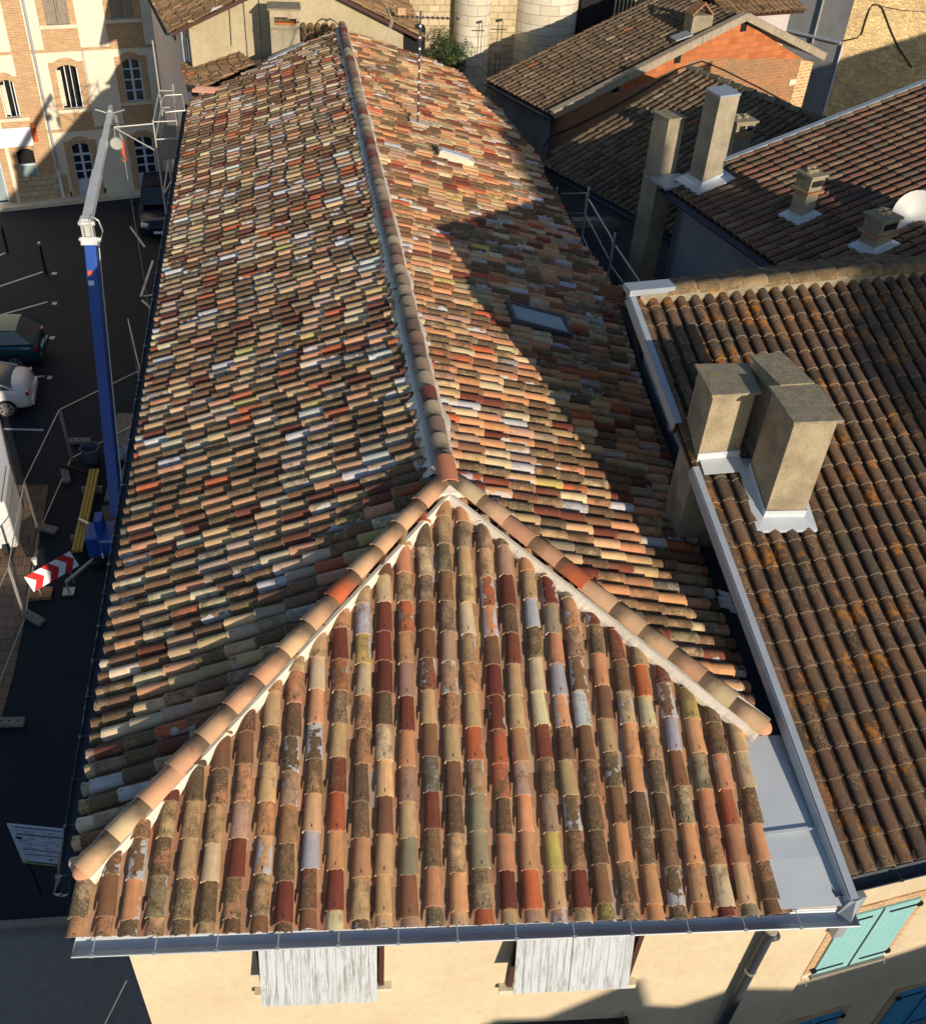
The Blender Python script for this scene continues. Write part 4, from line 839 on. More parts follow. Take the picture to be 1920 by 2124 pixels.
# verge line slope on the left
v2_ = oF(*r11(800, 22)); sl_ = (v2_[2]-vl[2])/float(np.dot(v2_-vl, fu)); pkF = vl+fu*half+Z3*sl_*half; vr = vl+fu*W_; print('F', Fa, Fb, vl, vr, sl_, pkF)
FaL = A3(vl[0], vl[1], 0)
MB().prism([FaL+Z3*G, Fb*A3(1, 1, 0)+Z3*G, A3(Fb[0], Fb[1], vr[2]), pkF, vl], -fnn*.35).build('gable_wall', M['wallF'], hf)
FL1 = A3(-5.15, 46.5, 0)
bd = unit(FL1-FaL)
MB().prism([FaL+Z3*G, FL1+Z3*G, FL1+Z3*vl[2], vl], fnn*0+A3(.3, 0, 0)).build('side_wall', M['pinkish'], hf)
o1 = vl-fu*.55+fnn*.35-Z3*.55*sl_; bkd = bd
oT = pkF+fnn*.35+Z3*.0
roof('roof_slope', o1, bkd, oT, [o1, o1+bkd*11, oT+bkd*11, oT], .26, .4, PAL_F, M['tileF'], hf, r=.105, lich=(.7, .25), limep=.02, seg=6, label='left slope with crumbling tiles')
o2 = vr+fu*.6+fnn*.35-Z3*.6*sl_; bk_ = -fnn
roof('roof_slope', o2, bk_, oT, [o2, o2+bk_*9, oT+bk_*9, oT], .26, .4, PAL_F, M['tileF'], hf, r=.105, lich=(.7, .25), limep=.02, seg=6, label='right slope')
mb = MB()
for a_, b_, q in ((o1, oT, 1), (oT, o2, 1)):
    d_ = unit(b_-a_); n_ = unit(np.cross(fnn, d_)); n_ = n_ if n_[2] > 0 else -n_; MB().box((a_+b_)/2-n_*.07, d_, fnn, n_, np.linalg.norm(b_-a_)/2, .03, .05).build('verge_board', M['wooddk'], hf)
for p_ in (r11(365, 270), r10(915, 80)): MB().box(oF(*p_)+fnn*.15, fu, fnn, Z3, .13, .16, .11).build('purlin_end', M['brickY'], hf)
a_ = oF(*r11(815, 0)); b_ = oF(*r11(850, 570)); MB().tube([A3(a_[0], a_[1], a_[2]+.6)+fnn*.04, a_+fnn*.04, b_+fnn*.04], .012, 5).build('conduit', M['iron'], hf)
half_gutter('gutter', o1-A3(.08, 0, .06), o1-A3(.08, 0, .06)+bkd*11, hf, .08, M['zincd'], clips=False)
a_ = vl+bd*1.0; MB().tube([a_+A3(-.1, 0, -.3), a_+A3(-.1, 0, -9)], .05, 8).build('downpipe', M['pvc'], hf)
for t_ in (.5, 4.2): q = vl+bd*t_-Z3*1.1; MB().box(q-unit(np.cross(bd, Z3))*.0+A3(-.0, 0, 0), bd, unit(np.cross(bd, Z3)), Z3, .28, .04, .5).build('window', M['glass'], hf)
a_ = oF(*r10(948, 60), -.0); MB().hexa([A3(Fb[0], Fb[1], G), A3(Fb[0]+.75, Fb[1]+.1, G), A3(Fb[0]+.75, Fb[1]+.6, G), A3(Fb[0], Fb[1]+.6, G)], [A3(Fb[0], Fb[1], vr[2]-.1), A3(Fb[0]+.75, Fb[1]+.1, vr[2]-.1), A3(Fb[0]+.75, Fb[1]+.6, vr[2]-.1), A3(Fb[0], Fb[1]+.6, vr[2]-.1)]).build('dark_recess', M['black'], hf)
# lean-to roof in front of F, left
hl = thing('lean_to', (-1.4, 33, G), 'small crumbling tiled lean-to roof between the long roof and the yellow gable', 'lean-to')
la = on(*r11(235, 790), A3(-2.6, 33.4, .0), unit(A3(-.30, 0, 1))); 
LP = A3(-2.75, 33.2, -.05); LN = unit(A3(-.34, 0, 1))
def ol(px, py): return on(px, py, LP, LN)
Lq = [ol(*r11(*p)) for p in ((330, 1150), (235, 800), (850, 575), (1150, 800), (600, 1060))]; print('lean', np.round(Lq, 2).tolist())
roof('roof_slope', LP+A3(0, -2, 0), (0, 1, 0), LP+A3(1, 0, .34), Lq, .24, .36, PAL_F, M['tileF'], hl, r=.1, lich=(.75, .25), limep=0, seg=6)
MB().prism([(Lq[0][0]+.1, Lq[0][1], G), (Lq[1][0]+.1, Lq[1][1], G), (Lq[1][0]+.1, Lq[1][1], -.3), (Lq[0][0]+.1, Lq[0][1], -.3)], (.3, 0, 0)).build('side_wall', M['pinkish'], hl)
MB().prism([(Lq[2]-Z3*.3), (Lq[3]-Z3*.3), (RF+A3(-.2, .3, -.7)), (2.2, 35, .5)], (0, 0, -.2)).build('valley_floor', M['tileC'], hl)
# stuccoed chimney C1 in front of F
def r12(x, y): return r11(x, y)
cb0 = on(*r11(1335, 790), LC, unit(np.cross((0, 1, 0), APEX-LC))); cb1 = on(*r11(1730, 590), LC, unit(np.cross((0, 1, 0), APEX-LC)))
yb = max(cb0[1], cb1[1])+.15; C1a = on(*r11(1362, 700), A3(0, yb, 0), A3(0, 1, 0)); C1b = on(*r11(1720, 600), A3(0, yb, 0), A3(0, 1, 0))
z1 = on(*r11(1340, 120), A3(0, yb, 0), A3(0, 1, 0))[2]; print('C1', C1a, C1b, z1)
c1 = thing('chimney_stack', (C1a[0], yb, .2), 'broad weathered chimney with slot opening standing at the far end of the roof', 'chimney')
xa, xb = C1a[0], C1b[0]; dp_ = .75; zs0, zs1 = z1-.42, z1-.2
MB().abox(xa, xb, yb, yb+dp_, -1, zs0).build('stack', M['cement'], c1)
for x0, x1 in ((xa, xa+.13), (xb-.09, xb)): MB().abox(x0, x1, yb, yb+dp_, zs0, zs1).build('pillar', M['cement'], c1)
MB().abox(xa-.0, xb, yb, yb+dp_, zs1, z1).build('lintel', M['wallF'], c1)
MB().abox(xa-.06, xb+.06, yb-.06, yb+dp_+.06, z1, z1+.05).build('chimney_cap', M['capst'], c1)
MB().abox(xa+.14, xb-.1, yb+.04, yb+.3, zs0, zs0+.05).build('brick_ledge', M['brickO'], c1)
MB().tube([A3(xa, yb-.03, zs0-.1), A3(xb, yb-.03, zs0-.1)], .03, 6).build('string_course', M['capst'], c1)
a_ = cb0+A3(-.05, .0, .1); b_ = cb1+A3(.1, .0, .12); MB().box((a_+b_)/2, b_-a_, (0, 1, 0), Z3, np.linalg.norm(b_-a_)/2, .14, .03).build('chimney_flashing', M['zincl'], c1)
MB().tube([A3(xa-.3, yb+.2, -.6), A3(xa-.3, yb+.2, z1+1.2)], .018, 6).build('metal_rod', M['iron'], c1)
# small patch of roof right of that chimney
q0 = A3(xb+.1, yb+.5, 1.2)
roof('roof_slope', A3(xb+.05, yb+.9, 1.05), (1, 0, 0), A3(xb+.05, yb+1.9, 1.4), [A3(xb+.05, yb+.9, 1.05), A3(xb+1.9, yb+.9, 1.05), A3(xb+1.2, yb+1.9, 1.4), A3(xb+.05, yb+1.9, 1.4)], .24, .36, PAL_F, M['tileF'], hl, r=.1, lich=(.7, .2), seg=6)
# ================================================================== yellow facade building G
hg = thing('building', (-10, 47, G), 'tall cream street facade with brick window surrounds at the top left', 'building')
Gb0 = at(0, 430, G); Gb1 = at(350, 393, G); gu = unit(Gb1-Gb0); gn = A3(gu[1], -gu[0], 0)
def fg(px, py): P = on(px, py, Gb0, gn); return float(np.dot(P-Gb0, gu)), float(P[2])
PG = lambda s_, z, o_=0.: Gb0*A3(1, 1, 0)+gu*s_+gn*o_+Z3*z
GL = {}
def win(p_bl, p_br, p_top):
    a, z = fg(*r1(*p_bl)); b, _ = fg(*r1(*p_br)); _, t = fg(*r1(*p_top)); return [a, b, z, t]
WG = [('open', win((500, 860), (665, 845), (560, 505))), ('french', win((1000, 800), (1145, 778), (1020, 460))), ('door', win((635, 1560), (780, 1545), (600, 1125))), ('door', win((1110, 1510), (1262, 1495), (1090, 1075))),
      ('shop', win((225, 1620), (360, 1605), (200, 1165))), ('boards', win((365, 195), (545, 160), (330, -230))), ('boards', win((880, 150), (1060, 130), (850, -240))), ('open', win((50, 930), (165, 910), (40, 625))), ('shopg', win((-130, 1620), (80, 1590), (-60, 1150)))]
s1, _ = fg(350, 393)
zstr = [fg(*r1(800, 1000))[1], fg(*r1(700, 380))[1]]; print('strings', zstr, [(k, np.round(v, 2).tolist()) for k, v in WG])
wall_holes('facade_wall', PG(0, 0), gu, -12, s1+.5, G, 6.5, [tuple(v) for k, v in WG], M['wallG'], hg, .22, nrm=gn, back=False)
def gq(mb, a, b, z0, z1, o0, o1): mb.hexa([PG(a, z0, o0), PG(b, z0, o0), PG(b, z0, o1), PG(a, z0, o1)][::-1], [PG(a, z1, o0), PG(b, z1, o0), PG(b, z1, o1), PG(a, z1, o1)][::-1])
for zz in zstr:
    m_ = MB(); gq(m_, -12, s1+.5, zz-.06, zz+.06, 0, .05); m_.build('string_course', M['brickY'], hg)
pil = fg(108, 298)[0]-.1
m_ = MB(); gq(m_, pil-.75, pil+.0, zstr[0]+.07, zstr[1]-.07, .0, .03); m_.build('brick_pier', M['brickY'], hg)
m_ = MB(); gq(m_, pil-.75, pil+.0, zstr[1]+.07, 6.4, .0, .03); m_.build('brick_pier', M['brickY'], hg)
m_ = MB(); gq(m_, pil-.75, pil+.0, G+1.3, zstr[0]-.07, .0, .03); m_.build('brick_pier', M['brickY'], hg)
m_ = MB(); gq(m_, pil-1.7, pil+.45, G+.0, G+1.25, .0, .035); m_.build('stone_base', M['stoneS'], hg)
m_ = MB(); gq(m_, -12, s1+.5, G, G+.16, .0, .55); m_.build('stone_step', M['slab'], hg)
ptop = PG(pil+.12, 6.4, .12); m_ = MB().tube([ptop, PG(pil+.12, G+1.5, .12)], .055, 8); m_.build('downpipe', M['zincl'], hg); 
m_ = MB().tube([PG(pil+.12, G+1.5, .12), PG(pil+.12, G+.2, .12)], .07, 8); m_.build('downpipe', M['white'], hg)
for kind, (a, b, z0, z1) in WG:
    c = (a+b)/2; w_ = b-a; sw = .28 if kind != 'shopg' else .3; arch = kind in ('open', 'french', 'door', 'shop')
    rise_ = .16 if arch else 0
    m_ = MB()
    gq(m_, a-sw, a, z0, z1-rise_, .0, .025)
    if not arch: m_.build('door_surround' if kind == 'shopg' else 'window_surround', M['brickY'], hg); m_ = MB()
    gq(m_, b, b+sw, z0, z1-rise_, .0, .025)
    # segmental arch head as voussoir ring
    n = 10
    if arch:
        for i in range(n):
            t0_, t1_ = i/n, (i+1)/n; x0, x1 = a+w_*t0_, a+w_*t1_; h0, h1 = rise_*(1-(2*t0_-1)**2), rise_*(1-(2*t1_-1)**2); zb_ = z1-rise_
            m_.hexa([PG(x0, zb_+h0, .0), PG(x1, zb_+h1, .0), PG(x1, zb_+h1, .03), PG(x0, zb_+h0, .03)][::-1], [PG(x0, zb_+h0+.3, .0), PG(x1, zb_+h1+.3, .0), PG(x1, zb_+h1+.3, .03), PG(x0, zb_+h0+.3, .03)][::-1])
            m_.hexa([PG(x0, zb_+h0, -.2), PG(x1, zb_+h1, -.2), PG(x1, zb_+h1, .0), PG(x0, zb_+h0, .0)][::-1], [PG(x0, z1+.01, -.2), PG(x1, z1+.01, -.2), PG(x1, z1+.01, -.001), PG(x0, z1+.01, -.001)][::-1])
        for x0, x1 in ((a-sw, a), (b, b+sw)): gq(m_, x0, x1, z1-rise_, z1+.12, .0, .025)
    sur = m_.build('window_surround' if kind not in ('door', 'shop') else 'door_surround', M['brickY'], hg)
    if kind in ('open', 'french', 'boards'):
        m_ = MB(); gq(m_, a-sw-.05, b+sw+.05, z0-.14, z0, -.05, .1); m_.build('sill', M['slab'], sur)
        zl = [z for z in zstr if z < z0-.3]
        if zl: m_ = MB(); gq(m_, a-sw, b+sw, max(zl)+.07, z0-.15, 0, .02); m_.build('brick_apron', M['brickY'], sur)
    if kind == 'open':
        m_ = MB(); m_.quad(PG(a, z0, -.9), PG(b, z0, -.9), PG(b, z1, -.9), PG(a, z1, -.9)); m_.build('dark_room', M['black'], sur)
        for x0, x1, dd in ((a, a+.05, 0), (b-.05, b, 0), (c-.1, c-.06, .1), (c+.14, c+.17, .1)):
            m_ = MB(); gq(m_, x0, x1, z0+.02, z1-.1, -.14-dd, -.1-dd); m_.build('casement', M['white'], sur)
        m_ = MB(); gq(m_, a+.07, a+.2, z0+.05, z1-.3, -.34, -.3); m_.build('curtain', M['slab'], sur)
    elif kind in ('french', 'door'):
        m_ = MB(); dz = z0+(0 if kind == 'french' else .85); t_ = .055
        for x0, x1 in ((a, a+t_), (c-t_, c+t_), (b-t_, b)): gq(m_, x0, x1, z0, z1, -.15, -.1)
        rows_ = 4 if kind == 'french' else 3
        zt_ = z1-(.0 if kind == 'french' else .55)
        for i in range(rows_+1):
            zz = dz+(zt_-dz)*i/rows_; gq(m_, a, b, zz-.03, zz+.03, -.149, -.105)
        if kind == 'door': gq(m_, a, b, z0, dz, -.155, -.11); gq(m_, a, b, zt_-.05, zt_+.05, -.148, -.1)
        m_.build('joinery', M['pvc'], sur)
        m_ = MB(); m_.quad(PG(a, z0, -.17), PG(b, z0, -.17), PG(b, z1, -.17), PG(a, z1, -.17)); m_.build('pane', M['glass'], sur)
    elif kind == 'boards':
        for x0, x1 in ((a, c-.01), (c+.01, b)): m_ = MB(); gq(m_, x0, x1, z0+.02, z1, -.12, -.08); m_.build('shutter', M['woodg'], sur)
    else:
        m_ = MB(); zz = z1-.75 if kind == 'shop' else z1; gq(m_, a+.06, b-.06, z0+.1, zz-.06, -.19, -.16); m_.build('pane', M['glassg'], sur)
        m_ = MB(); gq(m_, a, a+.06, z0, zz, -.15, -.08); gq(m_, b-.06, b, z0, zz, -.15, -.08); gq(m_, a, b, zz-.06, zz+.02, -.15, -.07); m_.build('frame', M['pvc'], sur)
        m_ = MB(); m_.quad(PG(a, zz, -.21), PG(b, zz, -.21), PG(b, z1+.0, -.21), PG(a, z1+.0, -.21)); m_.build('dark_fanlight', M['black'], sur)
aw = [fg(*r1(*p)) for p in ((0, 1150), (265, 1135), (240, 990))]
m_ = MB(); x1_ = aw[1][0]; gq(m_, -4, x1_, aw[1][1], aw[2][1], .05, .12); fas = m_.build('shop_fascia', M['signw'], hg)
m_ = MB(); p_ = fg(*r1(262, 1015)); gq(m_, p_[0]-.07, p_[0]+.09, p_[1]-.32, p_[1]+.32, .12, .75); m_.build('projecting_sign', M['orange'], hg)
for px_ in ((440, 1615), (530, 1600), (800, 1590)):
    p_ = fg(*r1(*px_)); m_ = MB(); gq(m_, p_[0]-.3, p_[0]+.3, G+.17, G+.4, .0, .02); m_.build('cellar_vent', M['black'], hg)
# wall lantern
ln = fg(*r1(1318, 830)); q = PG(ln[0], ln[1], .45)
lt = thing('wall_lantern', PG(ln[0], ln[1]-.4, .3), 'black wall lantern hanging on the shaded part of the street facade', 'lantern')
m_ = MB().tube([q-Z3*.55, q-Z3*.3, q+Z3*.1, q+Z3*.28, q+Z3*.42], .05, 8); m_.build('bracket', M['iron'], lt)
m_ = MB().hexa([q+A3(*d)*.13-Z3*.25 for d in ((-1, -1, 0), (1, -1, 0), (1, 1, 0), (-1, 1, 0))], [q+A3(*d)*.2+Z3*.15 for d in ((-1, -1, 0), (1, -1, 0), (1, 1, 0), (-1, 1, 0))]); m_.build('lamp_body', M['iron'], lt)
m_ = MB().hexa([q+A3(*d)*.21+Z3*.16 for d in ((-1, -1, 0), (1, -1, 0), (1, 1, 0), (-1, 1, 0))], [q+A3(*d)*.05+Z3*.36 for d in ((-1, -1, 0), (1, -1, 0), (1, 1, 0), (-1, 1, 0))]); m_.build('lamp_roof', M['iron'], lt)
# ================================================================== street level
def gr(px, py, z=G): return at(px, py, z)
def stripe(a, b, w_=.1, z=.006):
    a, b = np.array(a), np.array(b); d = unit((b-a)*A3(1, 1, 0)); s_ = A3(-d[1], d[0], 0)*w_/2; m_ = MB(); Z_ = Z3*z; m_.quad(a-s_+Z_, b-s_+Z_, b+s_+Z_, a+s_+Z_); tag(m_.build('parking_line', M['paint']), kind='structure')
for a_, b_ in (((-40, 607), (88, 564)), ((-40, 665), (98, 626)), ((60, 705), (95, 698)), ((60, 783), (92, 780)), ((-30, 889), (90, 892)), ((270, 470), (300, 512)), ((317, 540), (292, 615)), ((294, 622), (335, 660)), ((298, 614), (340, 608)),
               ((-20, 540), (10, 524)), ((107, 567), (118, 567)), ((108, 629), (118, 629)), ((103, 700), (113, 701)), ((98, 783), (108, 783))):
    stripe(gr(*a_), gr(*b_), .1 if abs(a_[0]-b_[0]) > 14 else .22)
pv = [gr(*p) for p in ((24, 1007), (101, 1006), (70, 1200), (28, 1400), (0, 1500), (-160, 1500), (-160, 1007))]
m_ = MB(); m_.poly([p+Z3*.01 for p in pv][::-1]); tag(m_.build('pavement', M['paving']), kind='structure')
pk_ = [gr(*p) for p in ((-30, 1925), (265, 1905), (330, 2200), (-60, 2300))]
m_ = MB(); m_.poly([p+Z3*.012 for p in pk_][::-1]); tag(m_.build('pavement', M['concrete']), kind='structure')
m_ = MB(); a_, b_ = gr(-60, 1928), gr(262, 1906); dd = unit(b_-a_); m_.box((a_+b_)/2+Z3*.05, dd, A3(-dd[1], dd[0], 0), Z3, np.linalg.norm(b_-a_)/2, .08, .06); tag(m_.build('kerb', M['concrete']), kind='structure')
# --- cars
def car(label, paint, corner, heading, L_=4.5, W_=1.8, H_=1.43, kind='sedan', grp='cars parked on the square', wheel=.32):
    """corner: ground point under the rear bumper centre; heading: towards the nose"""
    h = unit(heading); s_ = A3(h[1], -h[0], 0); o = thing('parked_car', corner, label, 'car', grp); c0_ = np.array(corner)
    P = lambda x, y, z: c0_+h*x+s_*y+Z3*z
    st = {'sedan': [(0, .55, .78, .72), (.06, .92, .9, .84), (.35, 1.0, .95, .88), (.95, 1.02, .98, .9), (1.6, .98, .99, .92), (2.7, .96, .99, .92), (3.3, .93, .97, .9), (3.95, .82, .93, .84), (4.35, .66, .8, .7), (4.5, .5, .62, .5)],
          'hatch': [(0, .6, .8, .72), (.08, .95, .92, .84), (.4, 1.02, .97, .9), (1.2, 1.0, .99, .92), (2.5, .98, .99, .92), (3.0, .96, .97, .9), (3.6, .88, .93, .84), (3.95, .7, .82, .7), (4.1, .5, .62, .5)]}[kind if kind in ('sedan', 'hatch') else 'hatch']
    k = L_/st[-1][0]; V = []; F = []
    for x, zt, wf, wt in st:
        w0 = W_/2*wf; 
        V += [P(x*k, -w0*.93, .2), P(x*k, -w0, .32), P(x*k, -w0*1.0, .62*zt+.1), P(x*k, -w0*.95, zt-.06), P(x*k, -w0*.86, zt), P(x*k, 0, zt+.035), P(x*k, w0*.86, zt), P(x*k, w0*.95, zt-.06), P(x*k, w0, .62*zt+.1), P(x*k, w0, .32), P(x*k, w0*.93, .2)]
    n = 11
    for i in range(len(st)-1):
        for j in range(n-1): F.append((i*n+j, (i+1)*n+j, (i+1)*n+j+1, i*n+j+1))
        F.append((i*n+n-1, (i+1)*n+n-1, (i+1)*n, i*n))
    F += [tuple(range(n)), tuple((len(st)-1)*n+j for j in range(n))[::-1]]
    bd_ = link('body', V, F, paint, o, None, True); sb = bd_.modifiers.new('s', 'SUBSURF'); sb.levels = 1; sb.render_levels = 1
    # greenhouse
    gx = {'sedan': (.5, 1.35, 2.6, 3.35), 'hatch': (.12, .62, 2.2, 2.95)}[kind if kind in ('sedan', 'hatch') else 'hatch']; gx = [g*k for g in gx]; zb_, zr = 1.0*H_/1.43-.02, H_
    wb, wr = W_/2*.86, W_/2*.66; xs = [(gx[0], zb_, wb), (gx[1], zr-.03, wr), ((gx[1]+gx[2])/2, zr, wr), (gx[2], zr-.05, wr), (gx[3], zb_-.02, wb)]
    V = []; 
    for x, z, w_ in xs: V += [P(x, -w_, z), P(x, -w_*.5, z+.03), P(x, w_*.5, z+.03), P(x, w_, z)]
    Vr = V[4:16]; F = [(i*4+j, (i+1)*4+j, (i+1)*4+j+1, i*4+j+1) for i in range(2) for j in range(3)]
    top_ = link('roof', Vr+[v-Z3*.03 for v in Vr], F+[tuple(12+q for q in f)[::-1] for f in F], paint, o, None, True)
    m_ = MB(); m_.quad(V[0], V[3], V[7], V[4]); m_.build('rear_window', M['glass'], o)
    m_ = MB(); m_.quad(V[12], V[15], V[19], V[16]); m_.build('windscreen', M['glass'], o)
    for sg in (-1, 1):
        a = P(gx[0], sg*wb*1.005, zb_); b = P(gx[3], sg*wb*1.005, zb_-.02); c = P(gx[2], sg*wr*1.01, zr-.06); d = P(gx[1], sg*wr*1.01, zr-.04)
        sw_ = MB().quad(a, b, c, d).build('side_window', M['glass'], o)
        for t_ in (.0, .36, .62, 1.):
            lo_, hi_ = a+(b-a)*t_, d+(c-d)*t_; lo_ = a+(b-a)*(.12+.72*t_) if 0 < t_ < 1 else lo_; MB().tube([lo_+s_*sg*.006, hi_+s_*sg*.006], .028, 6).build('pillar', paint, sw_)
    for x in (.82*k, (st[-1][0]-.78)*k):
        for sg in (-1, 1):
            c = P(x, sg*(W_/2-.1), wheel); wh = MB().tube([c-s_*sg*.1, c+s_*sg*.1], wheel, 24).build('wheel', M['rubber'], o)
            m_ = MB().tube([c+s_*sg*.095, c+s_*sg*.112], wheel*.7, 20); 
            m_.build('rim', M['zincd'], wh)
            m_ = MB()
            for q in range(7):
                an = q*2*math.pi/7; d_ = h*math.cos(an)+Z3*math.sin(an); m_.box(c+s_*sg*.118+d_*wheel*.36, d_, np.cross(d_, s_), s_, wheel*.32, wheel*.085, .008)
            m_.tube([c+s_*sg*.11, c+s_*sg*.125], wheel*.14, 10)
            V_ = []; nn__ = 24
            m_.build('spokes', M['rim'], wh)
            m_ = MB()
            for q in range(24):
                a0_, a1_ = q*2*math.pi/24, (q+1)*2*math.pi/24; f_ = lambda an, r_: c+s_*sg*.12+(h*math.cos(an)+Z3*math.sin(an))*r_
                m_.quad(f_(a0_, wheel*.62), f_(a1_, wheel*.62), f_(a1_, wheel*.73), f_(a0_, wheel*.73))
            m_.build('rim_edge', M['rim'], wh)
    for sg in (-1, 1):
        MB().box(P(.09*k, sg*W_/2*.76, .8), h, s_, Z3, .04, .11, .07).build('tail_light', M['lamp'], o)
        MB().box(P((st[-1][0]-.2)*k, sg*W_/2*.66, .66), h, s_, Z3, .1, .16, .06).build('headlight', M['white'], o)
        MB().box(P(gx[3]-.25, sg*(W_/2+.07), zb_+.0), h, s_, Z3, .06, .09, .06).build('mirror', paint, o)
        MB().box(P(gx[0]+1.0, sg*(W_/2*.985), zb_-.16), h, s_, Z3, .09, .012, .014).build('door_handle', M['zincd'], o)
    MB().box(P(L_+.0, 0, .38), h, s_, Z3, .01, .26, .055).build('number_plate', M['signw'], o)
    MB().box(P(-.0, 0, .62), h, s_, Z3, .012, .26, .055).build('number_plate', M['signw'], o)
    MB().box(P(.02, 0, .42), h, s_, Z3, .07, W_/2*.8, .1).build('rear_bumper', paint, o)
    MB().box(P(L_-.05, 0, .52), h, s_, Z3, .03, W_/2*.45, .06).build('grille', M['iron'], o)
    return o
pd = unit(gr(0, 891)-gr(90, 892)); rw = at(14, 853, G+.02)
def place_rear(wheel_px, heading, W_, k=1.): 
    c = at(*wheel_px, G+.32); h = unit(heading); s_ = A3(h[1], -h[0], 0); sg = -1 if s_[1] > 0 else 1
    return c-h*.82*k-s_*sg*(W_/2-.1)
hd1 = unit(A3(-1, -.08, 0))
q = place_rear((14, 846), hd1, 1.8); car('white saloon car with red tail light parked with its back towards the crane boom', M['carw'], (q[0], q[1], G), hd1, wheel=.33)
hd2 = unit(A3(-1, 0., 0)); q = place_rear((34, 752), hd2, 1.8); car('teal hatchback half in shade parked beyond the white car', M['cart'], (q[0], q[1], G), hd2, 4.2, 1.8, 1.5, 'hatch')
q = at(334, 498, G); hd3 = unit(A3(.04, -1, 0)); car('dark navy car parked nose towards the viewer beside the roof edge', M['card'], (q[0]-hd3[0]*4.25, q[1]-hd3[1]*4.25, G), hd3, 4.3, 1.85, 1.7, 'hatch')
vn = thing('parked_van', gr(-40, 1050), 'white van cut off by the left edge of the photo', 'van')
vt = [at(*p, -7.5) for p in ((-8, 838), (20, 962), (9, 1042), (-95, 1052), (-120, 850))]
vb = [at(*p, -7.5)*A3(1, 1, 0)+Z3*(G+.35) for p in ((-8, 838), (20, 962), (9, 1042), (-95, 1052), (-120, 850))]
m_ = MB(); m_.add(list(vb)+list(vt), [(0, 1, 2, 3, 4), (9, 8, 7, 6, 5)]+[(i, i+5, (i+1) % 5+5, (i+1) % 5) for i in range(5)]); ob_ = m_.build('body', M['carw'], vn); bv = ob_.modifiers.new('b', 'BEVEL'); bv.width = .08; bv.segments = 3
m_ = MB(); c_ = (vt[1]+vt[2])/2; m_.tube([vt[1]*.94+vt[3]*.06+Z3*.015, vt[2]*.94+vt[3]*.06+Z3*.015], .012, 5); m_.build('roof_seam', M['zincd'], vn)
for p_ in (vb[2], vb[0]): MB().tube([p_+A3(-.4, .2, -.03), p_+A3(-.2, .2, -.03)], .32, 16).build('wheel', M['rubber'], vn)
# --- crane
cr = thing('trailer_crane', gr(228, 1150), 'blue trailer crane with a long telescopic boom and silver jib reaching over the square', 'crane')
HD = CAM+1.147*(A3(-4.37, 27.19, 1.08)-CAM); PV = CAM+ray(188, 505)*(25.1/ray(188, 505)[1]); BS = at(243, 1070, -7.7)
bd_ = unit(PV-BS); bs_ = unit(np.cross(bd_, Z3)); bn_ = np.cross(bs_, bd_)
m_ = MB(); m_.box((BS+PV)/2, bd_, bs_, bn_, np.linalg.norm(PV-BS)/2, .145, .17); ob_ = m_.build('boom', M['blue'], cr); bv = ob_.modifiers.new('b', 'BEVEL'); bv.width = .03; bv.segments = 2
m_ = MB(); m_.tube([BS+bs_*.2+bn_*.02, BS+bs_*.2+(PV-BS)*.985], .018, 6); m_.build('hydraulic_pipe', M['galv'], ob_)
m_ = MB(); m_.tube([BS-bn_*.3+bd_*.3, BS-bn_*.17+bd_*3.2], .07, 10); m_.build('lift_ram', M['iron'], ob_)
m_ = MB(); m_.box(PV-bd_*.75+bn_*.175-bs_*.05, bd_, bs_, bn_, .06, .06, .006); m_.build('warning_sticker', M['orange'], ob_)
m_ = MB(); m_.box(PV-bd_*1.0+bn_*.175-bs_*.05, bd_, bs_, bn_, .06, .07, .006); m_.build('plate', M['signw'], ob_)
jd = unit(HD-PV); js = unit(np.cross(jd, Z3)); jn = np.cross(js, jd); K1 = at(183, 447, 0); K1 = PV+Z3*.62+jd*.3
kn = MB()
kn.box(PV+Z3*.05, bd_, bs_, bn_, .1, .2, .2)
for sg in (-1, 1): kn.box(PV+Z3*.32+js*sg*.12, Z3, js, np.cross(Z3, js), .38, .02, .13)
kn.tube([PV+Z3*.55-js*.2, PV+Z3*.55+js*.2], .06, 10); kn.tube([PV+Z3*.12-js*.26, PV+Z3*.12+js*.26], .05, 10); kn.box(PV+Z3*.3, Z3, js, jn, .2, .08, .07)
knk = kn.build('knuckle', M['alu'], cr)
cb_ = [PV+js*.14+Z3*.75, PV+js*.3+Z3*.62, PV+js*.36+Z3*.35, PV+js*.26+Z3*.08, PV+js*.16]; MB().tube(cb_, .025, 8).build('hose', M['galv'], knk, None, True)
J0 = PV+Z3*.55; jl = HD-J0
segs = [(0, .42, .12, .115), (.4, .72, .1, .095), (.7, 1., .08, .075)]; jdu = unit(jl); js = unit(np.cross(jdu, Z3)); jn = np.cross(js, jdu)
for i, (t0_, t1_, a, b) in enumerate(segs):
    m_ = MB(); m_.box(J0+jl*(t0_+t1_)/2, jdu, js, jn, np.linalg.norm(jl)*(t1_-t0_)/2, a, b); o_ = m_.build('jib_section', M['alu'], cr); bv = o_.modifiers.new('b', 'BEVEL'); bv.width = .02; bv.segments = 2
m_ = MB(); m_.box(HD+jdu*.12, jdu, js, jn, .16, .05, .12); hh = m_.build('jib_head', M['galv'], cr)
for sg in (-1, 1): m_ = MB(); m_.tube([HD+js*sg*.08, HD+js*sg*.42+Z3*.1], .018, 6); m_.build('side_arm', M['galv'], hh)
m_ = MB(); hb = HD+js*.18-Z3*1.15
for sx in (0, .07, .14): m_.tube([HD+js*(.08+sx*.5)-Z3*.05, hb+js*sx*.4+Z3*.35], .009, 5)
m_.build('hoist_rope', M['galv'], cr)
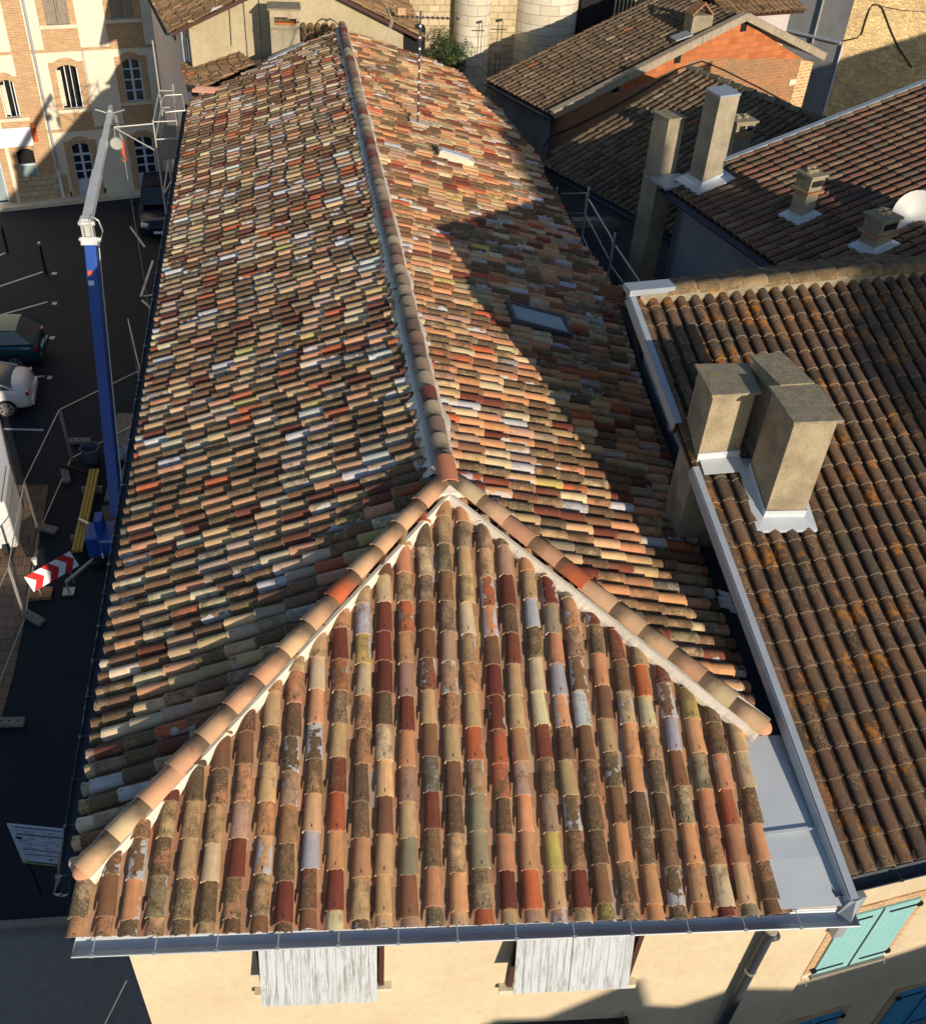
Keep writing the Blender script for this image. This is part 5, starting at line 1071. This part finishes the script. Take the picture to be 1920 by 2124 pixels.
m_ = MB(); m_.tube([hb+Z3*.36, hb+Z3*.18, hb+Z3*.02, hb-Z3*.1], .09, 8, .05); hk_ = m_.build('hook_block', M['orange'], cr)
m_ = MB(); m_.tube([hb-Z3*.1+js*math.sin(q)*.07-Z3*(.1-.09*math.cos(q)) for q in np.linspace(0, 5.2, 12)], .014, 6); m_.build('hook', M['orange'], hk_)
# crane base
b1_ = [at(*p, -7.95) for p in ((180, 1083), (240, 1079), (243, 1118), (168, 1122))]
m_ = MB(); cx_ = sum(b1_)/4; m_.abox(cx_[0]-.36, cx_[0]+.38, cx_[1]-.35, cx_[1]+.38, -8.6, -7.95); ob_ = m_.build('engine_box', M['blue'], cr); bv = ob_.modifiers.new('b', 'BEVEL'); bv.width = .03; bv.segments = 2
m_ = MB(); m_.abox(cx_[0]+.1, cx_[0]+.36, cx_[1]-.62, cx_[1]-.36, -8.35, -7.9); cab = m_.build('control_panel', M['blue'], cr)
m_ = MB(); q = A3(cx_[0]+.08, cx_[1]-.64, -7.9); m_.tube([q-Z3*.2, q+Z3*.1, q+A3(.3, 0, .1), q+A3(.3, 0, -.2)], .014, 6); m_.build('guard_rail', M['galv'], cab)
for dx in (.08, .34): MB().tube([A3(cx_[0]+dx, cx_[1]-.66, -8.35), A3(cx_[0]+dx, cx_[1]-.66, -8.2)], .03, 8).build('grip', M['white'], cab)
m_ = MB(); m_.abox(cx_[0]-.1, cx_[0]+.1, cx_[1]-.1, cx_[1]+.3, -8.0, -7.55); m_.build('slew_post', M['blue'], cr)
m_ = MB(); m_.abox(cx_[0]-.3, cx_[0]+.5, cx_[1]-.5, cx_[1]+2., -9.0, -8.72); m_.build('chassis', M['iron'], cr)
for dx, dy in ((-1.0, -.7), (1.2, -.7), (-1.0, 1.9), (1.2, 1.9)):
    m_ = MB(); a_ = A3(cx_[0]+.1+dx*.3, cx_[1]+.3+dy*.4, -8.85); b_ = A3(cx_[0]+dx, cx_[1]+dy, -9.1); m_.tube([a_, b_], .05, 6); m_.tube([b_, A3(b_[0], b_[1], G+.04)], .035, 8); m_.abox(b_[0]-.15, b_[0]+.15, b_[1]-.15, b_[1]+.15, G+.01, G+.05); m_.build('outrigger', M['galv'], cr)
for dx in (-.5, .7): MB().tube([A3(cx_[0]+dx, cx_[1]+1., -9.2), A3(cx_[0]+dx+.15, cx_[1]+1., -9.2)], .3, 16).build('wheel', M['rubber'], cr)
pl_ = at(237, 1143, -8.6); m_ = MB(); m_.box(pl_, (1, 0, 0), (0, -.5, .86), (0, .86, .5), .15, .1, .006); yp = m_.build('number_plate', M['sigy'], cr); MB().box(pl_+A3(0, -.004, .008), (1, 0, 0), (0, -.5, .86), (0, .86, .5), .07, .02, .006).build('plate_mark', M['ink'], yp)
# --- chevron sign
cs = [at(*p) for p in ((51, 1197, -8.55), (70, 1228, -8.9), (164, 1173, -8.75), (153, 1146, -8.4))]
so_ = cs[1]; cx1 = unit(cs[2]-cs[1]); cy1 = unit((cs[0]-cs[1])-cx1*np.dot(cs[0]-cs[1], cx1)); Wd = float(np.linalg.norm(cs[2]-cs[1])); Hd = float(np.linalg.norm(cs[0]-cs[1])); cz1 = np.cross(cx1, cy1); print('sign', Wd, Hd, so_)
sgn = thing('chevron_sign', gr(110, 1215), 'red and white chevron road sign standing in the street beside the crane', 'sign')
PS = lambda x, y, z=0.: so_+cx1*x*Wd+cy1*y*Hd+cz1*z
m_ = MB(); m_.hexa([PS(0, 0, -.02), PS(1, 0, -.02), PS(1, 1, -.02), PS(0, 1, -.02)], [PS(0, 0, .0), PS(1, 0, .0), PS(1, 1, .0), PS(0, 1, .0)]); m_.build('panel', M['signw'], sgn)
for i in range(3):
    x0 = .02+i*.33; m_ = MB(); 
    m_.poly([PS(x0, 0, .006), PS(x0+.17, 0, .006), PS(x0+.31, .5, .006), PS(x0+.14, .5, .006)]); m_.poly([PS(x0+.14, .5, .006), PS(x0+.31, .5, .006), PS(x0+.17, 1, .006), PS(x0, 1, .006)]); m_.build('chevron', M['red'], sgn)
for x in (.15, .85): m_ = MB(); a_ = PS(x, .5, -.05); m_.tube([a_, A3(a_[0], a_[1]+.1, G)], .02, 6); m_.build('leg', M['galv'], sgn)
m_ = MB(); q = gr(85, 1235); m_.abox(q[0]-.3, q[0]+.3, q[1]-.2, q[1]+.2, G+.01, G+.12); m_.build('base_block', M['brickL'], sgn)
wl = at(72, 1165, -8.3); wo = thing('warning_light', (wl[0], wl[1], wl[2]-.12), 'small white road lamp clipped behind the chevron sign', 'lamp'); MB().tube([wl-Z3*.1, wl+Z3*.06], .04, 10, .06).build('lamp_body', M['white'], wo); MB().tube([wl+Z3*.06, wl+Z3*.1], .07, 12).build('lamp_lens', M['white'], wo)
# --- fences and their feet
FT = [(-150, 1560), (17, 1175), (50, 1000), (123, 850), (290, 768), (265, 660)]
FP = [at(*p, -7.55) for p in FT]
fl_ = ['wire mesh fence panel leaving the left edge on the pavement', 'wire mesh fence panel between two posts on the sunny pavement', 'wire mesh fence panel crossing the shadow edge behind the van', 'dim wire mesh fence panel crossing behind the blue boom', 'farthest wire mesh fence panel, right of the blue boom']
for i, lab in enumerate(fl_):
    a_, b_ = FP[i], FP[i+1]; d_ = unit(b_-a_); a_ = a_+d_*.04; b_ = b_-d_*.04; T_ = np.linalg.norm(b_-a_)
    fo = thing('mesh_fence', A3(*((a_+b_)/2*A3(1, 1, 0)))+Z3*G, lab, 'fence', 'mesh fence panels round the building site'); H_ = 1.9
    for p_ in (a_, b_): MB().tube([p_, p_-Z3*H_], .021, 6).build('post', M['galv'], fo)
    for zz in (0, -H_*.97): MB().tube([a_+Z3*zz, b_+Z3*zz], .017, 6).build('rail', M['galv'], fo)
    m_ = MB(); nx = int(T_/.16)
    for k in range(1, nx): p_ = a_+d_*T_*k/nx; m_.box(p_-Z3*H_*.49, d_, np.cross(d_, Z3), Z3, .0022, .0022, H_*.48)
    for k in range(1, 8): m_.box((a_+b_)/2-Z3*H_*k/8, d_, np.cross(d_, Z3), Z3, T_/2, .0022, .0022)
    m_.build('wire_mesh', M['zincd'], fo)
ft = [((98, 1100), 25, 'concrete fence foot on the asphalt below the yellow boards'), ((70, 1285), 40, 'concrete fence foot below the chevron sign'), ((22, 1502), 5, 'concrete fence foot near the left edge'), ((137, 990), 75, 'pale fence foot lying left of the yellow boards'), ((166, 918), 0, 'fence foot lying left of the grey tub')]
for (p, an, lab) in ft:
    q = gr(*p); an = math.radians(an); dx = A3(math.cos(an), -math.sin(an), 0); dy = A3(dx[1], -dx[0], 0)
    m_ = MB(); m_.box(q+Z3*.07, dx, dy, Z3, .34, .12, .06); o_ = thing('concrete_block', q, lab, 'fence foot', 'concrete feet of the site fence'); b_ = m_.build('block', M['concrete'], o_); bv = b_.modifiers.new('b', 'BEVEL'); bv.width = .025; bv.segments = 2
    for t_ in (-.2, 0, .2): m_ = MB(); m_.tube([q+dx*t_+Z3*.128, q+dx*t_+Z3*.134], .025, 8); m_.build('post_hole', M['black'], o_)
# --- site clutter
q = gr(192, 955); tb = thing('tub', q, 'grey round plastic tub left of the crane boom', 'tub'); V = []; n = 24
m_ = MB()
for r0, z0, r1_, z1_ in ((.22, 0, .3, .5), (.27, .5, .19, .03)):
    for k in range(n):
        f_ = lambda r_, z_, j: q+A3(r_*math.cos(j*2*math.pi/n), r_*math.sin(j*2*math.pi/n), z_+.01); m_.quad(f_(r0, z0, k), f_(r0, z0, k+1), f_(r1_, z1_, k+1), f_(r1_, z1_, k))
m_.poly([q+A3(.2*math.cos(j*2*math.pi/n), .2*math.sin(j*2*math.pi/n), .04) for j in range(n)]); m_.build('tub_wall', M['bucket'], tb, None, True)
m_ = MB(); m_.tube([q+A3(.29*math.cos(j*2*math.pi/n), .29*math.sin(j*2*math.pi/n), .52) for j in range(n+1)], .018, 6, caps=False); m_.build('rim', M['bucket'], tb)
a_, b_ = at(160, 1143, -9.2), at(196, 975, -9.2)
yb_ = thing('formwork_boards', (a_+b_)/2*A3(1, 1, 0)+Z3*G, 'bundle of long yellow boards lying beside the blue crane', 'boards'); d_ = unit(b_-a_); s_ = A3(d_[1], -d_[0], 0)
for i in range(3): m_ = MB(); m_.box((a_+b_)/2+s_*(i-1)*.1+Z3*.0, d_, s_, Z3, np.linalg.norm(b_-a_)/2, .04, .05); m_.build('board', M['yellow'], yb_)
for i in range(2): m_ = MB(); p_ = a_+(b_-a_)*(.2+.6*i); m_.box(p_*A3(1, 1, 0)+Z3*(G+.12), s_, d_, Z3, .3, .05, .11); m_.build('bearer', M['woodg'], yb_)
bg_ = thing('rubbish_bag', gr(252, 950), 'crumpled pale plastic bag between the crane and the roof edge', 'bag')
m_ = MB(); q = gr(252, 950); n = 10
V = []; F = []
for i in range(7):
    for k in range(n):
        r_ = [.04, .22, .3, .28, .2, .08, .05][i]*random.uniform(.7, 1.2); z_ = [0, .03, .15, .28, .36, .42, .52][i]; V.append(q+A3(r_*1.3*math.cos(k*2*math.pi/n), r_*math.sin(k*2*math.pi/n), z_+.01))
for i in range(6):
    for k in range(n): F.append((i*n+k, i*n+(k+1) % n, (i+1)*n+(k+1) % n, (i+1)*n+k))
link('bag_skin', V, F, M['bag'], bg_)
for (pp, w2, l2, an, lab) in (((262, 900), .5, 1.1, 84, 'dusty grey board lying on the ground right of the crane boom'), ((262, 1010), .55, .7, 88, 'grey board on the ground near the gutter, below the plastic bag')):
    q = gr(*pp); an = math.radians(an); dx = A3(math.cos(an), math.sin(an), 0); m_ = MB(); m_.box(q+Z3*.04, dx, A3(-dx[1], dx[0], 0), Z3, l2, w2, .03); tag(m_.build('plywood_board', M['woodg']), lab, 'board')
a_, b_ = at(246, 996, -9.3), at(275, 935, -9.0); tag(MB().tube([a_, b_], .045, 6).build('timber_pole', M['woodg']), 'pole leaning beside the pale plastic bag', 'pole')
a_, b_ = at(125, 965, -9.35), at(195, 985, -9.35); tag(MB().tube([a_, b_], .06, 8).build('steel_tube', M['iron']), 'dark steel tube lying on the ground left of the crane', 'tube')
for (pp, tp, lab) in (((96, 568), 508, 'slim dark bollard at the end of the far parking line'), ((16, 522), 398, 'tall dark pole with pale top near the left edge')):
    q = gr(*pp); z_ = rise(q, tp); o_ = thing('bollard', q, lab, 'bollard'); MB().tube([q+Z3*.01, A3(q[0], q[1], z_)], .06, 10, .045).build('shaft', M['iron'], o_); MB().tube([A3(q[0], q[1], z_), A3(q[0], q[1], z_+.12)], .065, 10).build('cap', M['galv'], o_); 
# --- notice board
zb_ = -8.35; bl = at(48, 1790, zb_); br = at(127, 1798, zb_); br = A3(br[0], br[1], zb_); bu_ = unit(br-bl); bnn = A3(bu_[1], -bu_[0], 0)
tlb = on(0, 1708, bl, bnn); Hb = float(tlb[2]-zb_); Wb = 1.5*Hb; Wb = float(np.linalg.norm(br-bl)); print('board', bl, br, Hb, Wb)
br = bl+bu_*(Wb*1.45)
no = thing('notice_board', A3(*((bl+br)/2*A3(1, 1, 0)))+Z3*G, 'white site notice board with rows of small print at the left below the gutter', 'notice board')
PN = lambda x, y, d=0.: bl+(br-bl)*x+Z3*Hb*y+bnn*d
m_ = MB(); m_.hexa([PN(0, 0, -.02), PN(1, 0, -.02), PN(1, 0, .0), PN(0, 0, .0)][::-1], [PN(0, 1, -.02), PN(1, 1, -.02), PN(1, 1, .0), PN(0, 1, .0)][::-1]); m_.build('panel', M['board'], no)
m_ = MB(); m_.quad(PN(0, 0, .004), PN(1, 0, .004), PN(1, .07, .004), PN(0, .07, .004)); m_.build('green_band', M['green'], no)
m_ = MB(); rr_ = random.Random(4)
for y, h_ in ((.94, .018), (.78, .012), (.76, .01), (.38, .016), (.25, .014), (.035, .03)): m_.quad(PN(.1, y, .007), PN(.95, y, .007), PN(.95, y+h_, .007), PN(.1, y+h_, .007))
for i in range(60):
    y = rr_.choice([.86, .83, .7, .66, .62, .58, .54, .5, .46, .42, .34, .3, .2, .16]); x = rr_.uniform(.06, .8); w_ = rr_.uniform(.03, .12); m_.quad(PN(x, y, .006), PN(min(.97, x+w_), y, .006), PN(min(.97, x+w_), y+.008, .006), PN(x, y+.008, .006))
for x, y, a, b in ((.06, .64, .12, .07), (.52, .13, .05, .04), (.68, .13, .05, .03), (.84, .13, .05, .03)): m_.poly([PN(x+a*.5*(1+math.cos(q)), y+b*.5*(1+math.sin(q)), .008) for q in np.linspace(0, 2*math.pi, 13)[:-1]])
m_.build('printing', M['ink'], no)
for x in (.06, .94): m_ = MB(); m_.tube([PN(x, 1, -.05), PN(x, 1, -.05)*A3(1, 1, 0)+Z3*G], .022, 6); m_.build('post', M['iron'], no)
# --- overhead wires
tag(MB().tube([at(190, 2180, -6), at(262, 2035, -2.2)], .008, 5).build('wire', M['galv']), 'thin pale wire running down from the corner of the front wall', 'wire')
hb_ = on(272, 2030, C0+wn_*.0, wn_); o_ = thing('wall_hook', C0+A3(-.02, -.02, -.55), 'pair of small white hooks on the corner of the front wall', 'hook')
for dz in (-.45, -.7): MB().tube([C0+A3(-.0, 0, dz), C0+A3(-.1, -.05, dz), C0+A3(-.14, -.06, dz+.05), C0+A3(-.1, -.06, dz+.07)], .012, 6).build('hook', M['white'], o_)
# awning box low on the front wall
a0_, z_ = fw(850, 2122); a1_, _ = fw(1290, 2122); m_ = MB(); P = lambda s_, zz, o_: C0*A3(1, 1, 0)+wu*s_+wn_*o_+Z3*zz
aw_ = thing('awning_box', P((a0_+a1_)/2, z_-.35, .1), 'black awning box just showing at the bottom of the front wall', 'awning'); m_.box(P((a0_+a1_)/2, z_-.25, .12), wu, wn_, Z3, (a1_-a0_)/2, .1, .1); m_.build('case', M['iron'], aw_)
MB().box(P(a1_-.03, z_-.1, .12), wu, wn_, Z3, .03, .05, .14).build('end_bracket', M['iron'], aw_)
# --- scaffold tower at the far left
zp = -1.1; sc = [at(*r1(*p), zp) for p in ((1245, 1245), (1425, 1235), (1400, 985), (1290, 985))]; print('scaf', np.round(sc, 2).tolist())
st = thing('scaffold_tower', sum(sc)/4*A3(1, 1, 0)+Z3*G, 'light scaffold tower with guard rails and hoist arm beside the far left gutter', 'scaffold')
m_ = MB(); m_.hexa([p-Z3*.05 for p in sc], sc); m_.build('platform', M['woodg'], st)
hts = (1.1, 1.1, 1.25, 2.5)
for p, h_ in zip(sc, hts): MB().tube([A3(p[0], p[1], G), p+Z3*h_], .024, 8).build('standard', M['galv'], st)
for i in range(4):
    j = (i+1) % 4
    for h_ in (.55, 1.05): MB().tube([sc[i]+Z3*h_, sc[j]+Z3*h_], .02, 6).build('guard_rail', M['galv'], st)
for zz in (-2.2, -3.6, -5., -6.4, -8.): 
    for i in range(4): MB().tube([sc[i]*A3(1, 1, 0)+Z3*zz, sc[(i+1) % 4]*A3(1, 1, 0)+Z3*(zz+(.0 if i % 2 else .9))], .018, 6).build('brace', M['galv'], st)
up_ = [at(*r1(*p), .75) for p in ((1275, 775), (1275, 880), (1450, 868), (1440, 745))]
m_ = MB(); m_.tube([at(*r1(*p), .6) for p in ((1290, 870), (1272, 830), (1278, 770), (1300, 750), (1435, 742), (1455, 868), (1300, 883))], .02, 6); m_.build('swing_gate', M['galv'], st)
a_ = sc[0]+Z3*1.0; tip = a_+unit(at(*r1(1010, 990), a_[2])-a_)*1.1; m_ = MB(); m_.tube([a_, tip], .022, 6); m_.tube([a_-Z3*.8, tip], .02, 6); m_.build('hoist_arm', M['galv'], st)
wc = tip-Z3*.45; m_ = MB(); m_.tube([wc-A3(0, .05, 0), wc+A3(0, .05, 0)], .17, 18); m_.tube([tip, wc+Z3*.15], .012, 5); m_.build('pulley_wheel', M['galv'], st)
m_ = MB(); m_.tube([wc+A3(.15, 0, 0), A3(wc[0]+.15, wc[1], G)], .01, 5); m_.build('rope', M['galv'], st)
# --- scaffold stair in the courtyard
ss = thing('scaffold_stair', (7.55, 19, G), 'dim scaffold stair with handrails in the courtyard right of the long roof', 'scaffold')
NP = unit(A3(1, .05, 0)); PP = A3(7.55, 20, 0)
def o7(x, y): return on(*r4(x, y), PP, NP)
for pts in (((250, 600), (243, 530), (262, 520), (365, 518), (355, 605), (275, 605)), ((375, 545), (470, 705), (478, 740)), ((355, 600), (460, 800)), ((490, 745), (595, 900)), ((470, 830), (520, 900)), ((345, 700), (440, 900))):
    MB().tube([o7(*p) for p in pts], .02, 6).build('hand_rail', M['galv'], ss)
for p in ((375, 495), (487, 690), (238, 495)):
    q = o7(*p); MB().tube([q, A3(q[0], q[1], G)], .03, 8).build('standard', M['galv'], ss)
a_, b_ = o7(300, 645), at(*r4(560, 640), o7(300, 645)[2]); MB().box((a_+b_)/2, b_-a_, np.cross(unit(b_-a_), Z3), Z3, np.linalg.norm(b_-a_)/2, .12, .1).build('ledger_beam', M['concrete'], ss)
# --- aerial on the right slope
ab = on_rs(866, 261); za = rise(ab, 22); an_ = thing('tv_aerial', ab, 'tall banded mast with a long television aerial standing on the right slope', 'aerial')
MB().tube([ab+Z3*.02, A3(ab[0], ab[1], za)], .024, 8).build('mast', M['zincd'], an_)
for k in range(9): q = A3(ab[0], ab[1], ab[2]+.3+(za-ab[2]-.4)*k/9); MB().tube([q, q+Z3*.05], .029, 8).build('mast_band', M['white'], an_)
MB().box(ab+rn*.1, ru, A3(0, 1, 0), rn, .26, .15, .02).build('base_plate', M['galv'], an_)
q = A3(ab[0], ab[1], za-.12); e0 = CAM+ray(819, 33)*(q[1]/ray(819, 33)[1]); e1 = CAM+ray(954, 38)*(q[1]/ray(954, 38)[1]); q = (e0+e1)/2
bm = MB().tube([e0, e1], .014, 6).build('aerial_boom', M['zincd'], an_); ed_ = unit(e1-e0)
for k in range(13): p_ = e0+(e1-e0)*(k+.5)/13; m_ = MB(); m_.box(p_, ed_, A3(0, 1, 0), Z3, .008, .13, .008); m_.tube([p_-ed_*.0+A3(0, -.02, -.03), p_+A3(0, -.02, .03)], .02, 5); m_.build('element', M['wooddk'], bm)
m_ = MB(); c_ = e0-ed_*.02
for sg in (-1, 1):
    for k in range(7): z_ = sg*(.04+k*.075); m_.box(c_+A3(-.04-abs(z_)*.35, 0, z_-.1), (0, 1, 0), (1, 0, 0), Z3, .16, .004, .004)
for y_ in (-.16, 0, .16): m_.tube([c_+A3(-.22, y_, -.6), c_+A3(-.04, y_, -.1), c_+A3(-.2, y_, .25)], .006, 5)
m_.build('reflector_grid', M['galv'], bm)
m_ = MB(); m_.tube([A3(ab[0], ab[1], za-.5), A3(ab[0]+.02, ab[1], za-.05)], .02, 6); m_.build('bracket', M['galv'], an_)
p0 = on(1032, 120, Wc0-cnn*-2.5, cnn); a2 = thing('aerial', p0, 'thin twin pole aerial in front of the church wall', 'aerial')
for px_ in (1028, 1036): 
    b_ = on(px_, 125, Wc0+cnn*2.5, cnn); t_ = on(px_+2, 42, Wc0+cnn*2.5, cnn); MB().tube([b_-Z3*1.5, A3(b_[0], b_[1], t_[2])], .015, 6).build('pole', M['zincd'], a2)
t_ = on(1033, 60, Wc0+cnn*2.5, cnn); MB().tube([t_-A3(.28, 0, 0), t_+A3(.28, 0, 0)], .02, 6).build('cross_bar', M['zincd'], a2); MB().box(t_+Z3*.3, (1, 0, .2), (0, 1, 0), Z3, .12, .04, .04).build('dipole', M['iron'], a2)
# --- bird
bp = CAM+ray(677, 42)*(31/ray(677, 42)[1]); bo = thing('bird', bp, 'grey bird gliding past the yellow gable wall', 'bird')
m_ = MB(); m_.tube([bp+A3(0, -.16, 0), bp+A3(0, -.1, 0), bp, bp+A3(0, .1, 0), bp+A3(0, .2, 0)], .03, 8)
V = m_.V; 
for i in range(8): 
    for k, f_ in ((0, .2), (1, 1.), (2, 1.5), (3, 1.), (4, .5)):
        v = np.array(V[k*8+i]); c_ = bp+A3(0, [-.16, -.1, 0, .1, .2][k], 0); V[k*8+i] = (c_+(v-c_)*f_).tolist()
for sg in (-1, 1):
    pts = [(0, .0), (.1, .05), (.22, .0), (.34, -.12)]
    b_ = len(m_.V)
    for x, z in pts: m_.V += [(bp+A3(sg*x, .06-.1*x, z+.01)).tolist(), (bp+A3(sg*x, -.07+.15*x, z)).tolist(), (bp+A3(sg*x, .06-.1*x, z-.004)).tolist(), (bp+A3(sg*x, -.07+.15*x, z-.012)).tolist()]
    for i in range(3): m_.F += [[b_+i*4, b_+i*4+1, b_+i*4+5, b_+i*4+4], [b_+i*4+2, b_+i*4+6, b_+i*4+7, b_+i*4+3]]
m_.build('bird_body', M['bird'], bo, None, True)
# --- satellite dish
dp0 = on(1890, 500, Ca, cn)+A3(0, .5, 0); dc = CAM+ray(1897, 455)*((dp0[1]+.0)/ray(1897, 455)[1]); ds = thing('satellite_dish', dp0, 'white satellite dish at the right edge behind a small chimney', 'satellite dish')
ax = unit(A3(-.25, -.75, .45)); a_ = unit(np.cross(ax, Z3)); b_ = np.cross(a_, ax); R_ = .56; V = []; F = []; nr, n = 6, 28
for lay in (0, -.02):
    for i in range(nr+1):
        for k in range(n): r_ = R_*i/nr; V.append(dc+a_*r_*math.cos(2*math.pi*k/n)*.92+b_*r_*math.sin(2*math.pi*k/n)+ax*(.22*(r_/R_)**2+lay-.1))
for L0 in (0, (nr+1)*n):
    for i in range(nr):
        for k in range(n): F.append((L0+i*n+k, L0+i*n+(k+1) % n, L0+(i+1)*n+(k+1) % n, L0+(i+1)*n+k))
link('reflector', V, F, M['dish'], ds, None, True)
MB().tube([dc-b_*R_*.9, dc-b_*R_*.5+ax*.6], .014, 6).build('feed_arm', M['galv'], ds); MB().tube([dc-ax*.1, A3(dc[0]+.05, dc[1]+.15, dc[2]-.3), A3(dc[0]+.05, dc[1]+.15, dp0[2]-.2)], .03, 8).build('mount', M['galv'], ds)
# --- bush against the church
bc = on(932, 120, Wc0+cnn*1.0, cnn); bo = thing('bush', A3(bc[0]+.1, bc[1], bc[2]-1.2), 'round green bush growing against the pale church buttress', 'bush')
V = []; F = []; R_ = random.Random(3)
blobs = [(A3(R_.gauss(0, .32), R_.gauss(0, .3), R_.gauss(0, .42)), R_.uniform(.22, .42)) for _ in range(16)]
for _ in range(5200):
    c, r_ = R_.choice(blobs); d = unit([R_.gauss(0, 1) for _ in range(3)]); p_ = bc+c+d*r_*R_.uniform(.6, 1.08); u_ = unit([R_.gauss(0, 1) for _ in range(3)]); v_ = unit(np.cross(u_, d+.01)); s_ = R_.uniform(.025, .05); k = len(V)
    V += [p_-u_*s_, p_+v_*s_*.5, p_+u_*s_, p_-v_*s_*.5]; F.append((k, k+1, k+2, k+3))
link('foliage', V, F, M['leaf'], bo)
m_ = MB(); m_.tube([A3(bc[0]+.1, bc[1], bc[2]-2.5), bc+A3(.05, 0, -.4), bc+A3(-.1, 0, .3)], .06, 7, .02); m_.build('stem', M['bark'], bo)
for k in range(5): m_ = MB(); m_.tube([bc+A3(.05, 0, -.5), bc+A3(*[R_.uniform(-.5, .5) for _ in range(3)])], .025, 5, .008); m_.build('branch', M['bark'], bo)
tag(MB().tube([at(*p) for p in ((962, 112, 0.6), (990, 135, .3), (1010, 152, .0))], .02, 5).build('cable', M['cable']), 'cable sagging from the bush to the dark tiled roof', 'cable')
# ================================================================== unseen houses added outside the frame, outlines shaped to throw the long shadows
def behind(name_lab, P_list, y0, depth):
    """added shadow-casting house whose roofline, seen against the sun, has the given outline"""
    o = thing('house', A3(P_list[0][0], y0, G), name_lab, 'house'); m_ = MB()
    pr = [A3(p[0], y0, p[2]) for p in P_list]; pr = [A3(pr[0][0], y0, G)]+pr+[A3(pr[-1][0], y0, G)]; m_.prism(pr, (0, -depth, 0)); m_.build('wall', M['wallB'], o)
    return o
def back(P, y0): t_ = (P[1]-y0)/-SUN[1]; return P+SUN*t_
pts = []
for p in ((1010, 2124), (1030, 2114), (1290, 2110), (1300, 2040), (1330, 2030), (1345, 2085), (1408, 2088), (1535, 2065), (1660, 2040), (1845, 1985), (1920, 1960), (2300, 1870)):
    Q = on(*p, C0, wn_) if p[0] < 1500 else on(*p, WB0, wbn); pts.append(back(Q, -14.))
behind('unseen added house behind the viewer, roofline shaped to shade the foot of the front wall', pts, -14., 9.)
behind('tall unseen house added behind the viewer to the right, shading the lower dark roofs', [back(A3(x_, -14., z_), -24.) for x_, z_ in ((19.35, 12.8), (20.05, 12.7), (20.15, 11.85), (21.3, 11.7), (22., 11.6), (22.6, 11.35), (25, 11.), (36, 11.))], -24., 9.)
behind('low wide unseen house added behind the viewer, shading the near street', [A3(-30, -14, .3), A3(-12, -14, 1.2), A3(pts[0][0]-.05, -14, .6)], -14., 9.)
pt2 = []
for p in ((1640, 190), (1745, 120), (1830, 95), (1925, 65), (2100, 20)): pt2.append(back(on(*p, T0, tn), 24.))
behind('unseen house added beyond the right edge, its outline shaped to shade the rubble wall', pt2, 24., 6.)
